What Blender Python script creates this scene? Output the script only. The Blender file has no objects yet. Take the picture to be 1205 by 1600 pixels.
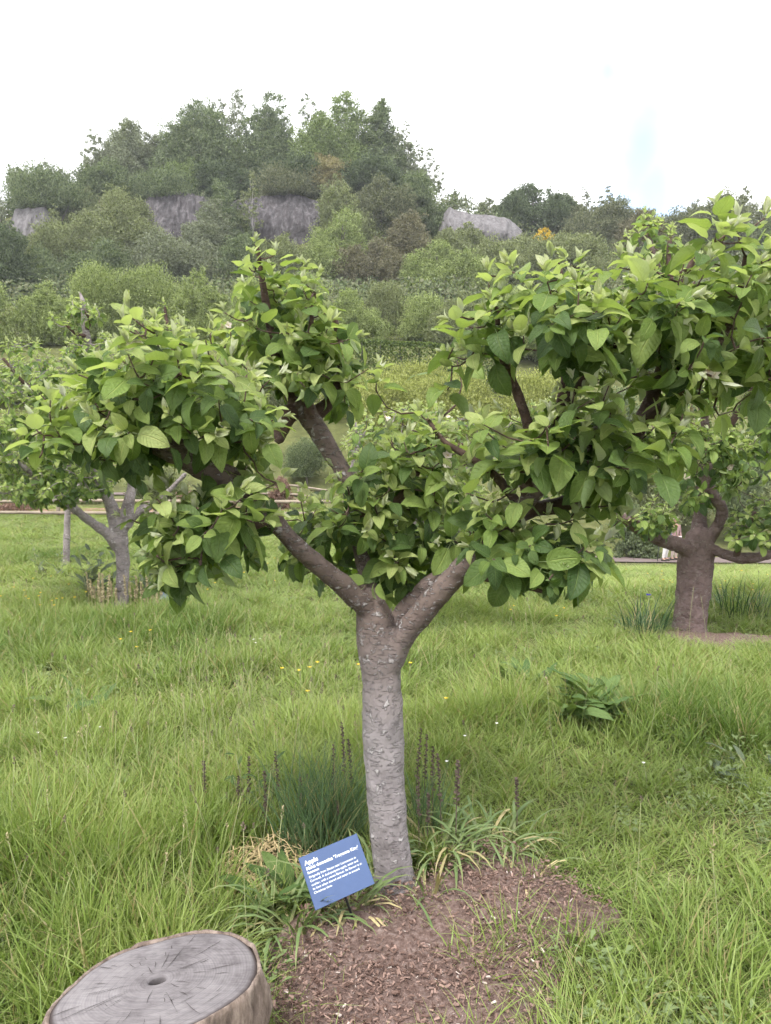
import bpy, math, random
import numpy as np
from mathutils import Matrix, Vector, noise as mnoise

R = math.radians
scene = bpy.context.scene
COL = scene.collection

# ------------------------------------------------------------------ camera
F = 1200.0                      # focal length in pixels of the 1205 x 1600 photograph
PITCH = R(3.81)
CAMZ = 1.5
cam_data = bpy.data.cameras.new('camera')
cam_data.sensor_fit = 'VERTICAL'
cam_data.sensor_height = 24.0
cam_data.lens = 24.0 * F / 1600.0
cam_data.clip_start = 0.05
cam_data.clip_end = 3000.0
cam = bpy.data.objects.new('camera', cam_data)
COL.objects.link(cam)
cam.location = (0, 0, CAMZ)
cam.rotation_euler = (R(90) - PITCH, 0, 0)
scene.camera = cam

# ------------------------------------------------------------------ world
SUN_EL, SUN_AZ = R(56), R(205)      # azimuth measured clockwise from +Y (view direction)
world = bpy.data.worlds.new('World')
scene.world = world
world.use_nodes = True
wn, wl = world.node_tree.nodes, world.node_tree.links
wn.clear()
wout = wn.new('ShaderNodeOutputWorld')
wbg = wn.new('ShaderNodeBackground')
wbg.inputs['Strength'].default_value = 0.1
sky = wn.new('ShaderNodeTexSky')
sky.sky_type = 'NISHITA'
sky.sun_disc = False
sky.sun_elevation = SUN_EL
sky.sun_rotation = SUN_AZ
wtc = wn.new('ShaderNodeTexCoord')
wnz = wn.new('ShaderNodeTexNoise')
wnz.inputs['Scale'].default_value = 5.0
wnz.inputs['Detail'].default_value = 5.0
wnz.inputs['Roughness'].default_value = 0.6
wl.new(wtc.outputs['Generated'], wnz.inputs['Vector'])
# one thin gap in the cloud sheet, in the direction where the photograph shows it
def ray(px, py):
    u, v = (px - 602.5) / F, (800.0 - py) / F
    c, s = math.cos(PITCH), math.sin(PITCH)
    return np.array([u, c + v * s, -s + v * c])
def unit(v):
    v = np.asarray(v, float)
    return v / np.linalg.norm(v)
gaps = []
for gx, gy, sx, sz in ((1003, 235, 20., 9.), (1022, 300, 22., 10.), (950, 108, 15., 9.)):
    g = unit(ray(gx, gy))
    sub = wn.new('ShaderNodeVectorMath'); sub.operation = 'SUBTRACT'
    sub.inputs[1].default_value = g
    wl.new(wtc.outputs['Generated'], sub.inputs[0])
    mul = wn.new('ShaderNodeVectorMath'); mul.operation = 'MULTIPLY'
    mul.inputs[1].default_value = (sx, sz, sz)
    wl.new(sub.outputs[0], mul.inputs[0])
    ln = wn.new('ShaderNodeVectorMath'); ln.operation = 'LENGTH'
    wl.new(mul.outputs[0], ln.inputs[0])
    gaps.append(ln.outputs['Value'])
mn1 = wn.new('ShaderNodeMath'); mn1.operation = 'MINIMUM'
wl.new(gaps[0], mn1.inputs[0]); wl.new(gaps[1], mn1.inputs[1])
mn2 = wn.new('ShaderNodeMath'); mn2.operation = 'ADD'; mn2.inputs[1].default_value = 0.45
wl.new(gaps[2], mn2.inputs[0])
mn3 = wn.new('ShaderNodeMath'); mn3.operation = 'MINIMUM'
wl.new(mn1.outputs[0], mn3.inputs[0]); wl.new(mn2.outputs[0], mn3.inputs[1])
nz2 = wn.new('ShaderNodeTexNoise'); nz2.inputs['Scale'].default_value = 11.0; nz2.inputs['Detail'].default_value = 3.0
wl.new(wtc.outputs['Generated'], nz2.inputs['Vector'])
ma = wn.new('ShaderNodeMath'); ma.operation = 'MULTIPLY_ADD'
ma.inputs[1].default_value = 1.2
wl.new(nz2.outputs['Fac'], ma.inputs[0]); wl.new(mn3.outputs[0], ma.inputs[2])
gapf = wn.new('ShaderNodeMapRange'); gapf.interpolation_type = 'SMOOTHSTEP'
gapf.inputs['From Min'].default_value = 0.75; gapf.inputs['From Max'].default_value = 2.2
gapf.inputs['To Min'].default_value = 0.12; gapf.inputs['To Max'].default_value = 1.0
wl.new(ma.outputs[0], gapf.inputs['Value'])
ccol = wn.new('ShaderNodeMix'); ccol.data_type = 'RGBA'
ccol.inputs['A'].default_value = (5.3, 5.4, 5.55, 1)
ccol.inputs['B'].default_value = (6.6, 6.6, 6.6, 1)
wl.new(wnz.outputs['Fac'], ccol.inputs['Factor'])
wmix = wn.new('ShaderNodeMix'); wmix.data_type = 'RGBA'
wl.new(gapf.outputs[0], wmix.inputs['Factor'])
wl.new(sky.outputs['Color'], wmix.inputs['A'])
wl.new(ccol.outputs['Result'], wmix.inputs['B'])
wl.new(wmix.outputs['Result'], wbg.inputs['Color'])
wl.new(wbg.outputs[0], wout.inputs['Surface'])

# ------------------------------------------------------------------ sun
sd = bpy.data.lights.new('sun', 'SUN')
sd.energy = 1.5
sd.angle = R(22)
sd.color = (1.0, 0.96, 0.9)
sun = bpy.data.objects.new('sun', sd)
COL.objects.link(sun)
sdir = Vector((math.sin(SUN_AZ) * math.cos(SUN_EL), math.cos(SUN_AZ) * math.cos(SUN_EL), math.sin(SUN_EL)))
sun.rotation_euler = sdir.to_track_quat('Z', 'Y').to_euler()

scene.view_settings.view_transform = 'Standard'
scene.view_settings.look = 'None'
scene.view_settings.gamma = 1.0
scene.view_settings.use_curve_mapping = False
scene.view_settings.exposure = 1.95
scene.render.engine = 'CYCLES'
scene.cycles.use_denoising = True
scene.cycles.use_adaptive_sampling = True
scene.cycles.adaptive_threshold = 0.035
scene.cycles.max_bounces = 5
scene.cycles.diffuse_bounces = 3
scene.cycles.glossy_bounces = 2
scene.cycles.transmission_bounces = 5
scene.cycles.transparent_max_bounces = 4
scene.cycles.volume_bounces = 0
scene.cycles.caustics_reflective = False
scene.cycles.caustics_refractive = False

# ================================================================== helpers
rng = np.random.default_rng(11)
random.seed(5)

def at(px, py, Y):
    """World point on the line of sight through a photograph pixel at distance Y."""
    d = ray(px, py)
    return np.array([0, 0, CAMZ]) + d * (Y / d[1])
def on_plane(px, py, z=0.0):
    d = ray(px, py)
    return np.array([0, 0, CAMZ]) + d * ((z - CAMZ) / d[2])
def project(P):
    P = np.atleast_2d(P) - np.array([0, 0, CAMZ])
    c, s = math.cos(PITCH), math.sin(PITCH)
    zc = P[:, 1] * c - P[:, 2] * s
    up = P[:, 1] * s + P[:, 2] * c
    return np.stack([602.5 + F * P[:, 0] / zc, 800 - F * up / zc, zc], 1)
def smooth(a, b, x):
    t = np.clip((np.asarray(x, float) - a) / (b - a), 0, 1)
    return t * t * (3 - 2 * t)
def in_poly(pts, poly):
    pts = np.atleast_2d(pts); poly = np.asarray(poly, float)
    x, y = pts[:, 0], pts[:, 1]
    ins = np.zeros(len(pts), bool)
    j = len(poly) - 1
    for i in range(len(poly)):
        xi, yi = poly[i]; xj, yj = poly[j]
        c = ((yi > y) != (yj > y)) & (x < (xj - xi) * (y - yi) / (yj - yi + 1e-12) + xi)
        ins ^= c
        j = i
    return ins
def vnoise(x, y, f=1.0, seed=0.0):
    """Cheap smooth value noise, vectorised."""
    x = np.asarray(x, float) * f + seed * 17.3; y = np.asarray(y, float) * f + seed * 9.1
    xi, yi = np.floor(x), np.floor(y)
    fx, fy = x - xi, y - yi
    fx, fy = fx * fx * (3 - 2 * fx), fy * fy * (3 - 2 * fy)
    h = lambda a, b: np.modf(np.abs(np.sin(a * 127.1 + b * 311.7) * 43758.5453))[0]
    return ((h(xi, yi) * (1 - fx) + h(xi + 1, yi) * fx) * (1 - fy) + (h(xi, yi + 1) * (1 - fx) + h(xi + 1, yi + 1) * fx) * fy)

class MB:
    """Collects vertices and faces (numpy), builds one mesh object."""
    def __init__(self):
        self.v, self.f3, self.f4, self.uv3, self.uv4, self.m3, self.m4 = [], [], [], [], [], [], []
        self.n = 0
    def add(self, v, quads=None, tris=None, uvq=None, uvt=None, mat=0):
        v = np.asarray(v, float).reshape(-1, 3)
        self.v.append(v)
        if quads is not None and len(quads):
            q = np.asarray(quads, int).reshape(-1, 4)
            self.f4.append(q + self.n)
            self.uv4.append(np.zeros((len(q), 4, 2)) if uvq is None else np.asarray(uvq, float).reshape(-1, 4, 2))
            self.m4.append(np.full(len(q), mat, int))
        if tris is not None and len(tris):
            t = np.asarray(tris, int).reshape(-1, 3)
            self.f3.append(t + self.n)
            self.uv3.append(np.zeros((len(t), 3, 2)) if uvt is None else np.asarray(uvt, float).reshape(-1, 3, 2))
            self.m3.append(np.full(len(t), mat, int))
        self.n += len(v)
    def mesh(self, name, mats, smooth_shade=True):
        me = bpy.data.meshes.new(name)
        v = np.concatenate(self.v) if self.v else np.zeros((0, 3))
        f4 = np.concatenate(self.f4) if self.f4 else np.zeros((0, 4), int)
        f3 = np.concatenate(self.f3) if self.f3 else np.zeros((0, 3), int)
        nl = f4.size + f3.size
        me.vertices.add(len(v)); me.vertices.foreach_set('co', v.ravel())
        me.loops.add(nl); me.loops.foreach_set('vertex_index', np.concatenate([f4.ravel(), f3.ravel()]))
        me.polygons.add(len(f4) + len(f3))
        st = np.concatenate([np.arange(len(f4)) * 4, f4.size + np.arange(len(f3)) * 3])
        me.polygons.foreach_set('loop_start', st)
        me.polygons.foreach_set('material_index', np.concatenate([np.concatenate(self.m4) if self.m4 else np.zeros(0, int), np.concatenate(self.m3) if self.m3 else np.zeros(0, int)]))
        me.update(calc_edges=True)
        uvl = me.uv_layers.new(name='UVMap')
        uv = np.concatenate([np.concatenate(self.uv4).reshape(-1, 2) if self.uv4 else np.zeros((0, 2)), np.concatenate(self.uv3).reshape(-1, 2) if self.uv3 else np.zeros((0, 2))])
        uvl.data.foreach_set('uv', uv.ravel())
        me.polygons.foreach_set('use_smooth', np.full(len(f4) + len(f3), smooth_shade))
        for m in (mats if isinstance(mats, (list, tuple)) else [mats]):
            me.materials.append(m)
        me.validate()
        return me

def tag(o, label=None, cat=None, group=None, kind=None):
    if label: o['label'] = label
    if cat: o['category'] = cat
    if group: o['group'] = group
    if kind: o['kind'] = kind
    return o
def link(name, me, parent=None, M=None):
    o = bpy.data.objects.new(name, me)
    COL.objects.link(o)
    if M is not None:
        o.matrix_basis = M
    if parent is not None:
        o.parent = parent
    return o
def thing(name, loc, label, cat, group=None):
    o = bpy.data.objects.new(name, None)
    o.empty_display_size = 0.1
    COL.objects.link(o)
    o.location = tuple(loc)
    return tag(o, label, cat, group)
def build(mb, name, mats, parent=None, kind=None, smooth_shade=True):
    """Mesh given in world coordinates; shifted into the frame of its parent."""
    if parent is not None:
        p = world_of(parent)
        mb.v = [v - p for v in mb.v]
    o = link(name, mb.mesh(name, mats, smooth_shade), parent)
    if kind: o['kind'] = kind
    return o
def world_of(o):
    p = np.array(o.location)
    while o.parent is not None:
        o = o.parent
        p = p + np.array(o.location)
    return p

# ------------------------------------------------------------------ materials
def new_mat(name):
    m = bpy.data.materials.new(name)
    m.use_nodes = True
    nt = m.node_tree
    b = nt.nodes['Principled BSDF']
    return m, nt.nodes, nt.links, b, nt.nodes['Material Output']
def N(nodes, kind, **kw):
    n = nodes.new(kind)
    for k, v in kw.items():
        if k == 'inp':
            for kk, vv in v.items():
                n.inputs[kk].default_value = vv
        else:
            setattr(n, k, v)
    return n
def ramp(nodes, stops):
    r = nodes.new('ShaderNodeValToRGB')
    cr = r.color_ramp
    while len(cr.elements) < len(stops):
        cr.elements.new(0.5)
    for e, (p, c) in zip(cr.elements, stops):
        e.position = p
        e.color = (*c, 1)
    return r
def simple(name, col, rough=0.7, spec=0.3, noise_amt=0.25, scale=20.0):
    m, n, l, b, out = new_mat(name)
    tc = N(n, 'ShaderNodeTexCoord')
    nz = N(n, 'ShaderNodeTexNoise', inp={'Scale': scale, 'Detail': 5.0, 'Roughness': 0.65})
    l.new(tc.outputs['Object'], nz.inputs['Vector'])
    r = ramp(n, [(0.3, [c * (1 - noise_amt) for c in col]), (0.7, [min(1, c * (1 + noise_amt)) for c in col])])
    l.new(nz.outputs['Fac'], r.inputs['Fac'])
    l.new(r.outputs['Color'], b.inputs['Base Color'])
    b.inputs['Roughness'].default_value = rough
    b.inputs['Specular IOR Level'].default_value = spec
    bp = N(n, 'ShaderNodeBump', inp={'Strength': 0.3, 'Distance': 0.01})
    l.new(nz.outputs['Fac'], bp.inputs['Height'])
    l.new(bp.outputs['Normal'], b.inputs['Normal'])
    return m

def leaf_mat(name, dark, light, under, trans=0.25, rough=0.5, veins=True, spec=0.28):
    """Two-sided leaf: upper face dark..light by leaf, paler underside, veins, light shining through."""
    m, n, l, b, out = new_mat(name)
    geo = N(n, 'ShaderNodeNewGeometry')
    oi = N(n, 'ShaderNodeObjectInfo')
    add = N(n, 'ShaderNodeMath', operation='ADD')
    l.new(geo.outputs['Random Per Island'], add.inputs[0]); l.new(oi.outputs['Random'], add.inputs[1])
    fr = N(n, 'ShaderNodeMath', operation='FRACT'); l.new(add.outputs[0], fr.inputs[0])
    r = ramp(n, [(0.0, dark), (0.55, [(a + c) / 2 for a, c in zip(dark, light)]), (1.0, light)])
    l.new(fr.outputs[0], r.inputs['Fac'])
    col = r.outputs['Color']
    tc = N(n, 'ShaderNodeTexCoord')
    if veins:
        sep = N(n, 'ShaderNodeSeparateXYZ'); l.new(tc.outputs['UV'], sep.inputs[0])
        s1 = N(n, 'ShaderNodeMath', operation='SUBTRACT', inp={1: 0.5}); l.new(sep.outputs['X'], s1.inputs[0])
        ab = N(n, 'ShaderNodeMath', operation='ABSOLUTE'); l.new(s1.outputs[0], ab.inputs[0])
        mid = N(n, 'ShaderNodeMapRange', inp={'From Min': 0.012, 'From Max': 0.045, 'To Min': 1.0, 'To Max': 0.0}); l.new(ab.outputs[0], mid.inputs['Value'])
        lv = N(n, 'ShaderNodeMath', operation='MULTIPLY_ADD', inp={1: -0.55}); l.new(ab.outputs[0], lv.inputs[0]); l.new(sep.outputs['Y'], lv.inputs[2])
        ls = N(n, 'ShaderNodeMath', operation='MULTIPLY', inp={1: 9.0}); l.new(lv.outputs[0], ls.inputs[0])
        pp = N(n, 'ShaderNodeMath', operation='PINGPONG', inp={1: 0.5}); l.new(ls.outputs[0], pp.inputs[0])
        lat = N(n, 'ShaderNodeMapRange', inp={'From Min': 0.0, 'From Max': 0.11, 'To Min': 0.55, 'To Max': 0.0}); l.new(pp.outputs[0], lat.inputs['Value'])
        mx = N(n, 'ShaderNodeMath', operation='MAXIMUM'); l.new(mid.outputs[0], mx.inputs[0]); l.new(lat.outputs[0], mx.inputs[1])
        vf = N(n, 'ShaderNodeMath', operation='MULTIPLY', inp={1: 0.38}); l.new(mx.outputs[0], vf.inputs[0])
        vm = N(n, 'ShaderNodeMix', data_type='RGBA', inp={'B': (min(1, light[0] * 1.5 + .03), min(1, light[1] * 1.35 + .03), min(1, light[2] * 1.5 + .02), 1)})
        l.new(vf.outputs[0], vm.inputs['Factor']); l.new(col, vm.inputs['A'])
        col = vm.outputs['Result']
        nz = N(n, 'ShaderNodeTexNoise', inp={'Scale': 7.0, 'Detail': 4.0}); l.new(tc.outputs['UV'], nz.inputs['Vector'])
        hs = N(n, 'ShaderNodeMath', operation='MULTIPLY_ADD', inp={1: -0.6}); l.new(mx.outputs[0], hs.inputs[0]); l.new(nz.outputs['Fac'], hs.inputs[2])
        bp = N(n, 'ShaderNodeBump', inp={'Strength': 0.8, 'Distance': 0.006}); l.new(hs.outputs[0], bp.inputs['Height'])
        l.new(bp.outputs['Normal'], b.inputs['Normal'])
        # uneven colour over the blade
        bl = N(n, 'ShaderNodeMix', data_type='RGBA', blend_type='MULTIPLY', inp={'Factor': 0.5})
        rr = ramp(n, [(0.3, (0.72, 0.78, 0.7)), (0.7, (1.15, 1.1, 1.1))]); l.new(nz.outputs['Fac'], rr.inputs['Fac'])
        l.new(col, bl.inputs['A']); l.new(rr.outputs['Color'], bl.inputs['B'])
        col = bl.outputs['Result']
    um = N(n, 'ShaderNodeMix', data_type='RGBA', inp={'B': (*under, 1)})
    l.new(geo.outputs['Backfacing'], um.inputs['Factor']); l.new(col, um.inputs['A'])
    col = um.outputs['Result']
    l.new(col, b.inputs['Base Color'])
    b.inputs['Roughness'].default_value = rough
    b.inputs['Specular IOR Level'].default_value = spec
    tr = N(n, 'ShaderNodeBsdfTranslucent')
    tcx = N(n, 'ShaderNodeMix', data_type='RGBA', blend_type='MULTIPLY', inp={'Factor': 1.0, 'B': (1.35, 1.5, 0.55, 1)})
    l.new(col, tcx.inputs['A']); l.new(tcx.outputs['Result'], tr.inputs['Color'])
    ms = N(n, 'ShaderNodeMixShader', inp={'Fac': trans})
    l.new(b.outputs[0], ms.inputs[1]); l.new(tr.outputs[0], ms.inputs[2])
    l.new(ms.outputs[0], out.inputs['Surface'])
    return m

def bark_mat(name, base, pale, dark, upper=None, streak=1.0, lichen=0.35, fine=1.0):
    m, n, l, b, out = new_mat(name)
    tc = N(n, 'ShaderNodeTexCoord')
    mp = N(n, 'ShaderNodeMapping', inp={'Scale': (30.0 * fine, 30.0 * fine, 58.0 * fine)}); l.new(tc.outputs['Object'], mp.inputs['Vector'])
    n1 = N(n, 'ShaderNodeTexNoise', inp={'Scale': 1.7, 'Detail': 4.0, 'Roughness': 0.6, 'Distortion': .4}); l.new(mp.outputs[0], n1.inputs['Vector'])
    r1 = ramp(n, [(0.57, (0, 0, 0)), (0.66, (1, 1, 1))]); l.new(n1.outputs['Fac'], r1.inputs['Fac'])
    n2 = N(n, 'ShaderNodeTexNoise', inp={'Scale': 7.0, 'Detail': 6.0, 'Roughness': 0.7}); l.new(tc.outputs['Object'], n2.inputs['Vector'])
    r2 = ramp(n, [(0.3, dark), (0.5, base), (0.75, [c * 1.25 for c in base])]); l.new(n2.outputs['Fac'], r2.inputs['Fac'])
    n3 = N(n, 'ShaderNodeTexNoise', inp={'Scale': 26.0, 'Detail': 4.0, 'Roughness': 0.6}); l.new(tc.outputs['Object'], n3.inputs['Vector'])
    r3 = ramp(n, [(0.6, (0, 0, 0)), (0.66, (1, 1, 1))]); l.new(n3.outputs['Fac'], r3.inputs['Fac'])
    mx = N(n, 'ShaderNodeMath', operation='MULTIPLY', inp={1: 0.6 * streak}); l.new(r1.outputs['Color'], mx.inputs[0])
    ml = N(n, 'ShaderNodeMath', operation='MULTIPLY', inp={1: lichen}); l.new(r3.outputs['Color'], ml.inputs[0])
    mm = N(n, 'ShaderNodeMath', operation='MAXIMUM'); l.new(mx.outputs[0], mm.inputs[0]); l.new(ml.outputs[0], mm.inputs[1])
    colr = r2.outputs['Color']
    if upper:
        sp = N(n, 'ShaderNodeSeparateXYZ'); l.new(tc.outputs['Object'], sp.inputs[0])
        hm = N(n, 'ShaderNodeMath', operation='MULTIPLY_ADD', inp={1: 0.35}); l.new(n2.outputs['Fac'], hm.inputs[0]); l.new(sp.outputs['Z'], hm.inputs[2])
        hr = N(n, 'ShaderNodeMapRange', inp={'From Min': 0.75, 'From Max': 1.15}); l.new(hm.outputs[0], hr.inputs['Value'])
        um = N(n, 'ShaderNodeMix', data_type='RGBA', blend_type='MULTIPLY', inp={'B': (*upper, 1)}); l.new(hr.outputs[0], um.inputs['Factor']); l.new(colr, um.inputs['A'])
        colr = um.outputs['Result']
    c1 = N(n, 'ShaderNodeMix', data_type='RGBA', inp={'B': (*pale, 1)}); l.new(mm.outputs[0], c1.inputs['Factor']); l.new(colr, c1.inputs['A'])
    # thin dark horizontal creases
    mp2 = N(n, 'ShaderNodeMapping', inp={'Scale': (16.0 * fine, 16.0 * fine, 60.0 * fine), 'Location': (3, 7, 0)}); l.new(tc.outputs['Object'], mp2.inputs['Vector'])
    n4 = N(n, 'ShaderNodeTexNoise', inp={'Scale': 1.5, 'Detail': 4.0}); l.new(mp2.outputs[0], n4.inputs['Vector'])
    r4 = ramp(n, [(0.34, (1, 1, 1)), (0.42, (0, 0, 0))]); l.new(n4.outputs['Fac'], r4.inputs['Fac'])
    md = N(n, 'ShaderNodeMath', operation='MULTIPLY', inp={1: 0.25}); l.new(r4.outputs['Color'], md.inputs[0])
    c2 = N(n, 'ShaderNodeMix', data_type='RGBA', inp={'B': (*[d * .6 for d in dark], 1)}); l.new(md.outputs[0], c2.inputs['Factor']); l.new(c1.outputs['Result'], c2.inputs['A'])
    l.new(c2.outputs['Result'], b.inputs['Base Color'])
    b.inputs['Roughness'].default_value = 0.8
    b.inputs['Specular IOR Level'].default_value = 0.2
    hs = N(n, 'ShaderNodeMath', operation='SUBTRACT'); l.new(mm.outputs[0], hs.inputs[0]); l.new(md.outputs[0], hs.inputs[1])
    h2 = N(n, 'ShaderNodeMath', operation='MULTIPLY_ADD', inp={1: 0.8}); l.new(n2.outputs['Fac'], h2.inputs[0]); l.new(hs.outputs[0], h2.inputs[2])
    bp = N(n, 'ShaderNodeBump', inp={'Strength': 1.0, 'Distance': 0.011}); l.new(h2.outputs[0], bp.inputs['Height'])
    l.new(bp.outputs['Normal'], b.inputs['Normal'])
    return m

M = {}
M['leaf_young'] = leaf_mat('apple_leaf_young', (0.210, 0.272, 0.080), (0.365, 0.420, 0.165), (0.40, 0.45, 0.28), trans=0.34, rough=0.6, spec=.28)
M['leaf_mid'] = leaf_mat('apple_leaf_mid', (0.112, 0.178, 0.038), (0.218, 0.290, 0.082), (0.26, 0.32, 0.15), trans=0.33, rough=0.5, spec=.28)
M['leaf_old'] = leaf_mat('apple_leaf_mature_shade', (0.042, 0.082, 0.022), (0.100, 0.156, 0.042), (0.16, 0.22, 0.09), trans=0.28, rough=0.46, spec=.30)  # mature leaves, colour also deepened for shade low in the crown
M['leaf_bud'] = leaf_mat('apple_leaf_bud', (0.36, 0.40, 0.24), (0.52, 0.54, 0.38), (0.52, 0.54, 0.42), trans=0.3, rough=0.75)
M['stem'] = simple('green_stem', (0.26, 0.28, 0.14), 0.7, 0.2, 0.3, 40)
M['bark'] = bark_mat('apple_bark', (0.240, 0.217, 0.225), (0.48, 0.455, 0.465), (0.110, 0.096, 0.100), upper=(0.56, 0.47, 0.41), lichen=.6)
M['bark_limb'] = bark_mat('apple_limb_bark', (0.135, 0.090, 0.078), (0.33, 0.27, 0.25), (0.060, 0.038, 0.033), streak=0.7, lichen=0.5)
M['bark_dark'] = bark_mat('apple_branch_bark', (0.085, 0.055, 0.045), (0.26, 0.21, 0.18), (0.035, 0.022, 0.018), streak=0.5, lichen=0.3)
M['bark_grey'] = bark_mat('grey_bark', (0.235, 0.205, 0.205), (0.52, 0.49, 0.49), (0.10, 0.08, 0.08), lichen=0.9, fine=.6)
M['bark_red'] = bark_mat('reddish_bark', (0.150, 0.108, 0.104), (0.34, 0.29, 0.28), (0.065, 0.042, 0.038), fine=.6)
M['lichen'] = simple('lichen', (0.38, 0.38, 0.33), 0.9, 0.1, 0.3, 90)

# ================================================================== terrain
COLS = np.array([-900, -300, 0, 60, 130, 250, 450, 600, 680, 730, 790, 850, 1000, 1205, 1600, 2400.])
ROWS = [10, 19, 28, 36, 50, 62, 72, 88, 103, 111, 130, 170, 260]
TAB = {   # pixel row where the ground stands at that distance, per column
    36:  [770] * 7 + [800, 840, 850, 855, 860, 862, 862, 862, 862],
    50:  [590] * 7 + [585, 580, 600, 620, 640, 660, 670, 680, 680],
    62:  [530] * 7 + [532, 535, 540, 550, 560, 580, 600, 610, 610],
    72:  [492] * 7 + [490, 490, 500, 505, 510, 530, 545, 550, 550],
    88:  [470, 465, 462, 460, 458, 455, 455, 460, 462, 465, 468, 470, 480, 490, 500, 500],
    103: [430, 418, 402, 398, 396, 396, 396, 396, 400, 402, 402, 408, 415, 420, 430, 430],
    108.5: [412, 400, 385, 385, 375, 388, 386, 360, 380, 392, 396, 402, 408, 412, 420, 420],
    111: [400, 380, 345, 332, 318, 305, 300, 305, 320, 345, 380, 392, 398, 400, 410, 410],
    130: [400, 385, 352, 340, 318, 292, 288, 292, 325, 340, 345, 352, 362, 362, 380, 380],
}
def row_z(Y, px):
    py = np.interp(px, COLS, TAB[Y])
    a = np.arctan2(800 - py, F) - PITCH
    return CAMZ + Y * np.tan(a)
def gz(x, y):
    """Height of the land."""
    x = np.asarray(x, float); y = np.asarray(y, float)
    yy = np.maximum(y, 1.0)
    px = 602.5 + F * x / yy
    z0 = -2.45 * np.clip((y - 8.2) / 20.8, 0, 1) * smooth(0.02, 0.22, x / yy)      # the meadow falls away on the right
    zs = [z0]
    keys = sorted(TAB)
    z36 = row_z(36, px)
    out = z0 + (z36 - z0) * smooth(26, 36, y)
    for a, b_ in zip(keys[:-1], keys[1:]):
        t = np.clip((y - a) / (b_ - a), 0, 1)
        out = np.where(y >= a, row_z(a, px) * (1 - t) + row_z(b_, px) * t, out)
    far = row_z(130, px)
    out = np.where(y > 130, far + (12 - far) * smooth(130, 420, y), out)
    bump = 0.02 * (vnoise(x, y, 1.7, 3) - .5) * smooth(0, 1, y) + 0.5 * (vnoise(x, y, 0.15, 5) - .5) * smooth(30, 60, y)
    return out + bump

def terrain():
    ys = np.concatenate([np.linspace(-30, 0, 8), np.arange(0.5, 24, 0.35), np.arange(24, 135, 1.6), np.linspace(137, 420, 24), [600, 900, 1400]])
    us = np.concatenate([np.linspace(-1.6, -.7, 8)[:-1], np.linspace(-.7, .7, 71), np.linspace(.7, 1.6, 8)[1:]])
    V, nx = [], len(us)
    for y in ys:
        wdt = max(y, 14.0) if y < 420 else y * 1.3
        x = us * wdt
        V.append(np.stack([x, np.full(nx, y), gz(x, np.full(nx, y))], 1))
    V = np.concatenate(V)
    i = np.arange(len(ys) - 1)[:, None] * nx + np.arange(nx - 1)[None]
    Q = np.stack([i, i + 1, i + nx + 1, i + nx], -1).reshape(-1, 4)
    mb = MB(); mb.add(V, quads=Q)
    m, n, l, b, out = new_mat('meadow_soil')
    tc = N(n, 'ShaderNodeTexCoord')
    nz = N(n, 'ShaderNodeTexNoise', inp={'Scale': 1.4, 'Detail': 8.0, 'Roughness': 0.7}); l.new(tc.outputs['Object'], nz.inputs['Vector'])
    r = ramp(n, [(0.3, (0.045, 0.045, 0.020)), (0.5, (0.085, 0.095, 0.034)), (0.72, (0.150, 0.150, 0.062))]); l.new(nz.outputs['Fac'], r.inputs['Fac'])
    l.new(r.outputs['Color'], b.inputs['Base Color']); b.inputs['Roughness'].default_value = 0.9
    b.inputs['Specular IOR Level'].default_value = 0.1
    n2 = N(n, 'ShaderNodeTexNoise', inp={'Scale': 9.0, 'Detail': 6.0}); l.new(tc.outputs['Object'], n2.inputs['Vector'])
    bp = N(n, 'ShaderNodeBump', inp={'Strength': 0.8, 'Distance': 0.05}); l.new(n2.outputs['Fac'], bp.inputs['Height']); l.new(bp.outputs['Normal'], b.inputs['Normal'])
    o = build(mb, 'ground', m)
    tag(o, kind='structure')
terrain()

# ------------------------------------------------------------------ rock faces on the hill
def rock_mat(name, a, b_, c):
    m, n, l, b, out = new_mat(name)
    tc = N(n, 'ShaderNodeTexCoord')
    mp = N(n, 'ShaderNodeMapping', inp={'Scale': (1.5, 1.5, 0.55)}); l.new(tc.outputs['Object'], mp.inputs['Vector'])
    nz = N(n, 'ShaderNodeTexNoise', inp={'Scale': 1.3, 'Detail': 9.0, 'Roughness': 0.72}); l.new(mp.outputs[0], nz.inputs['Vector'])
    r = ramp(n, [(0.28, a), (0.5, b_), (0.72, c)]); l.new(nz.outputs['Fac'], r.inputs['Fac'])
    l.new(r.outputs['Color'], b.inputs['Base Color']); b.inputs['Roughness'].default_value = 0.92
    bp = N(n, 'ShaderNodeBump', inp={'Strength': 0.9, 'Distance': 0.5}); l.new(nz.outputs['Fac'], bp.inputs['Height']); l.new(bp.outputs['Normal'], b.inputs['Normal'])
    return m
M['rock_purple'] = rock_mat('purple_grey_rock', (0.030, 0.026, 0.028), (0.072, 0.064, 0.070), (0.20, 0.187, 0.197))
M['rock_pale'] = rock_mat('pale_grey_rock', (0.065, 0.060, 0.062), (0.145, 0.136, 0.142), (0.23, 0.22, 0.228))
M['rock_sand'] = rock_mat('sandy_rock', (0.30, 0.24, 0.17), (0.46, 0.39, 0.30), (0.55, 0.5, 0.42))
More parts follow.
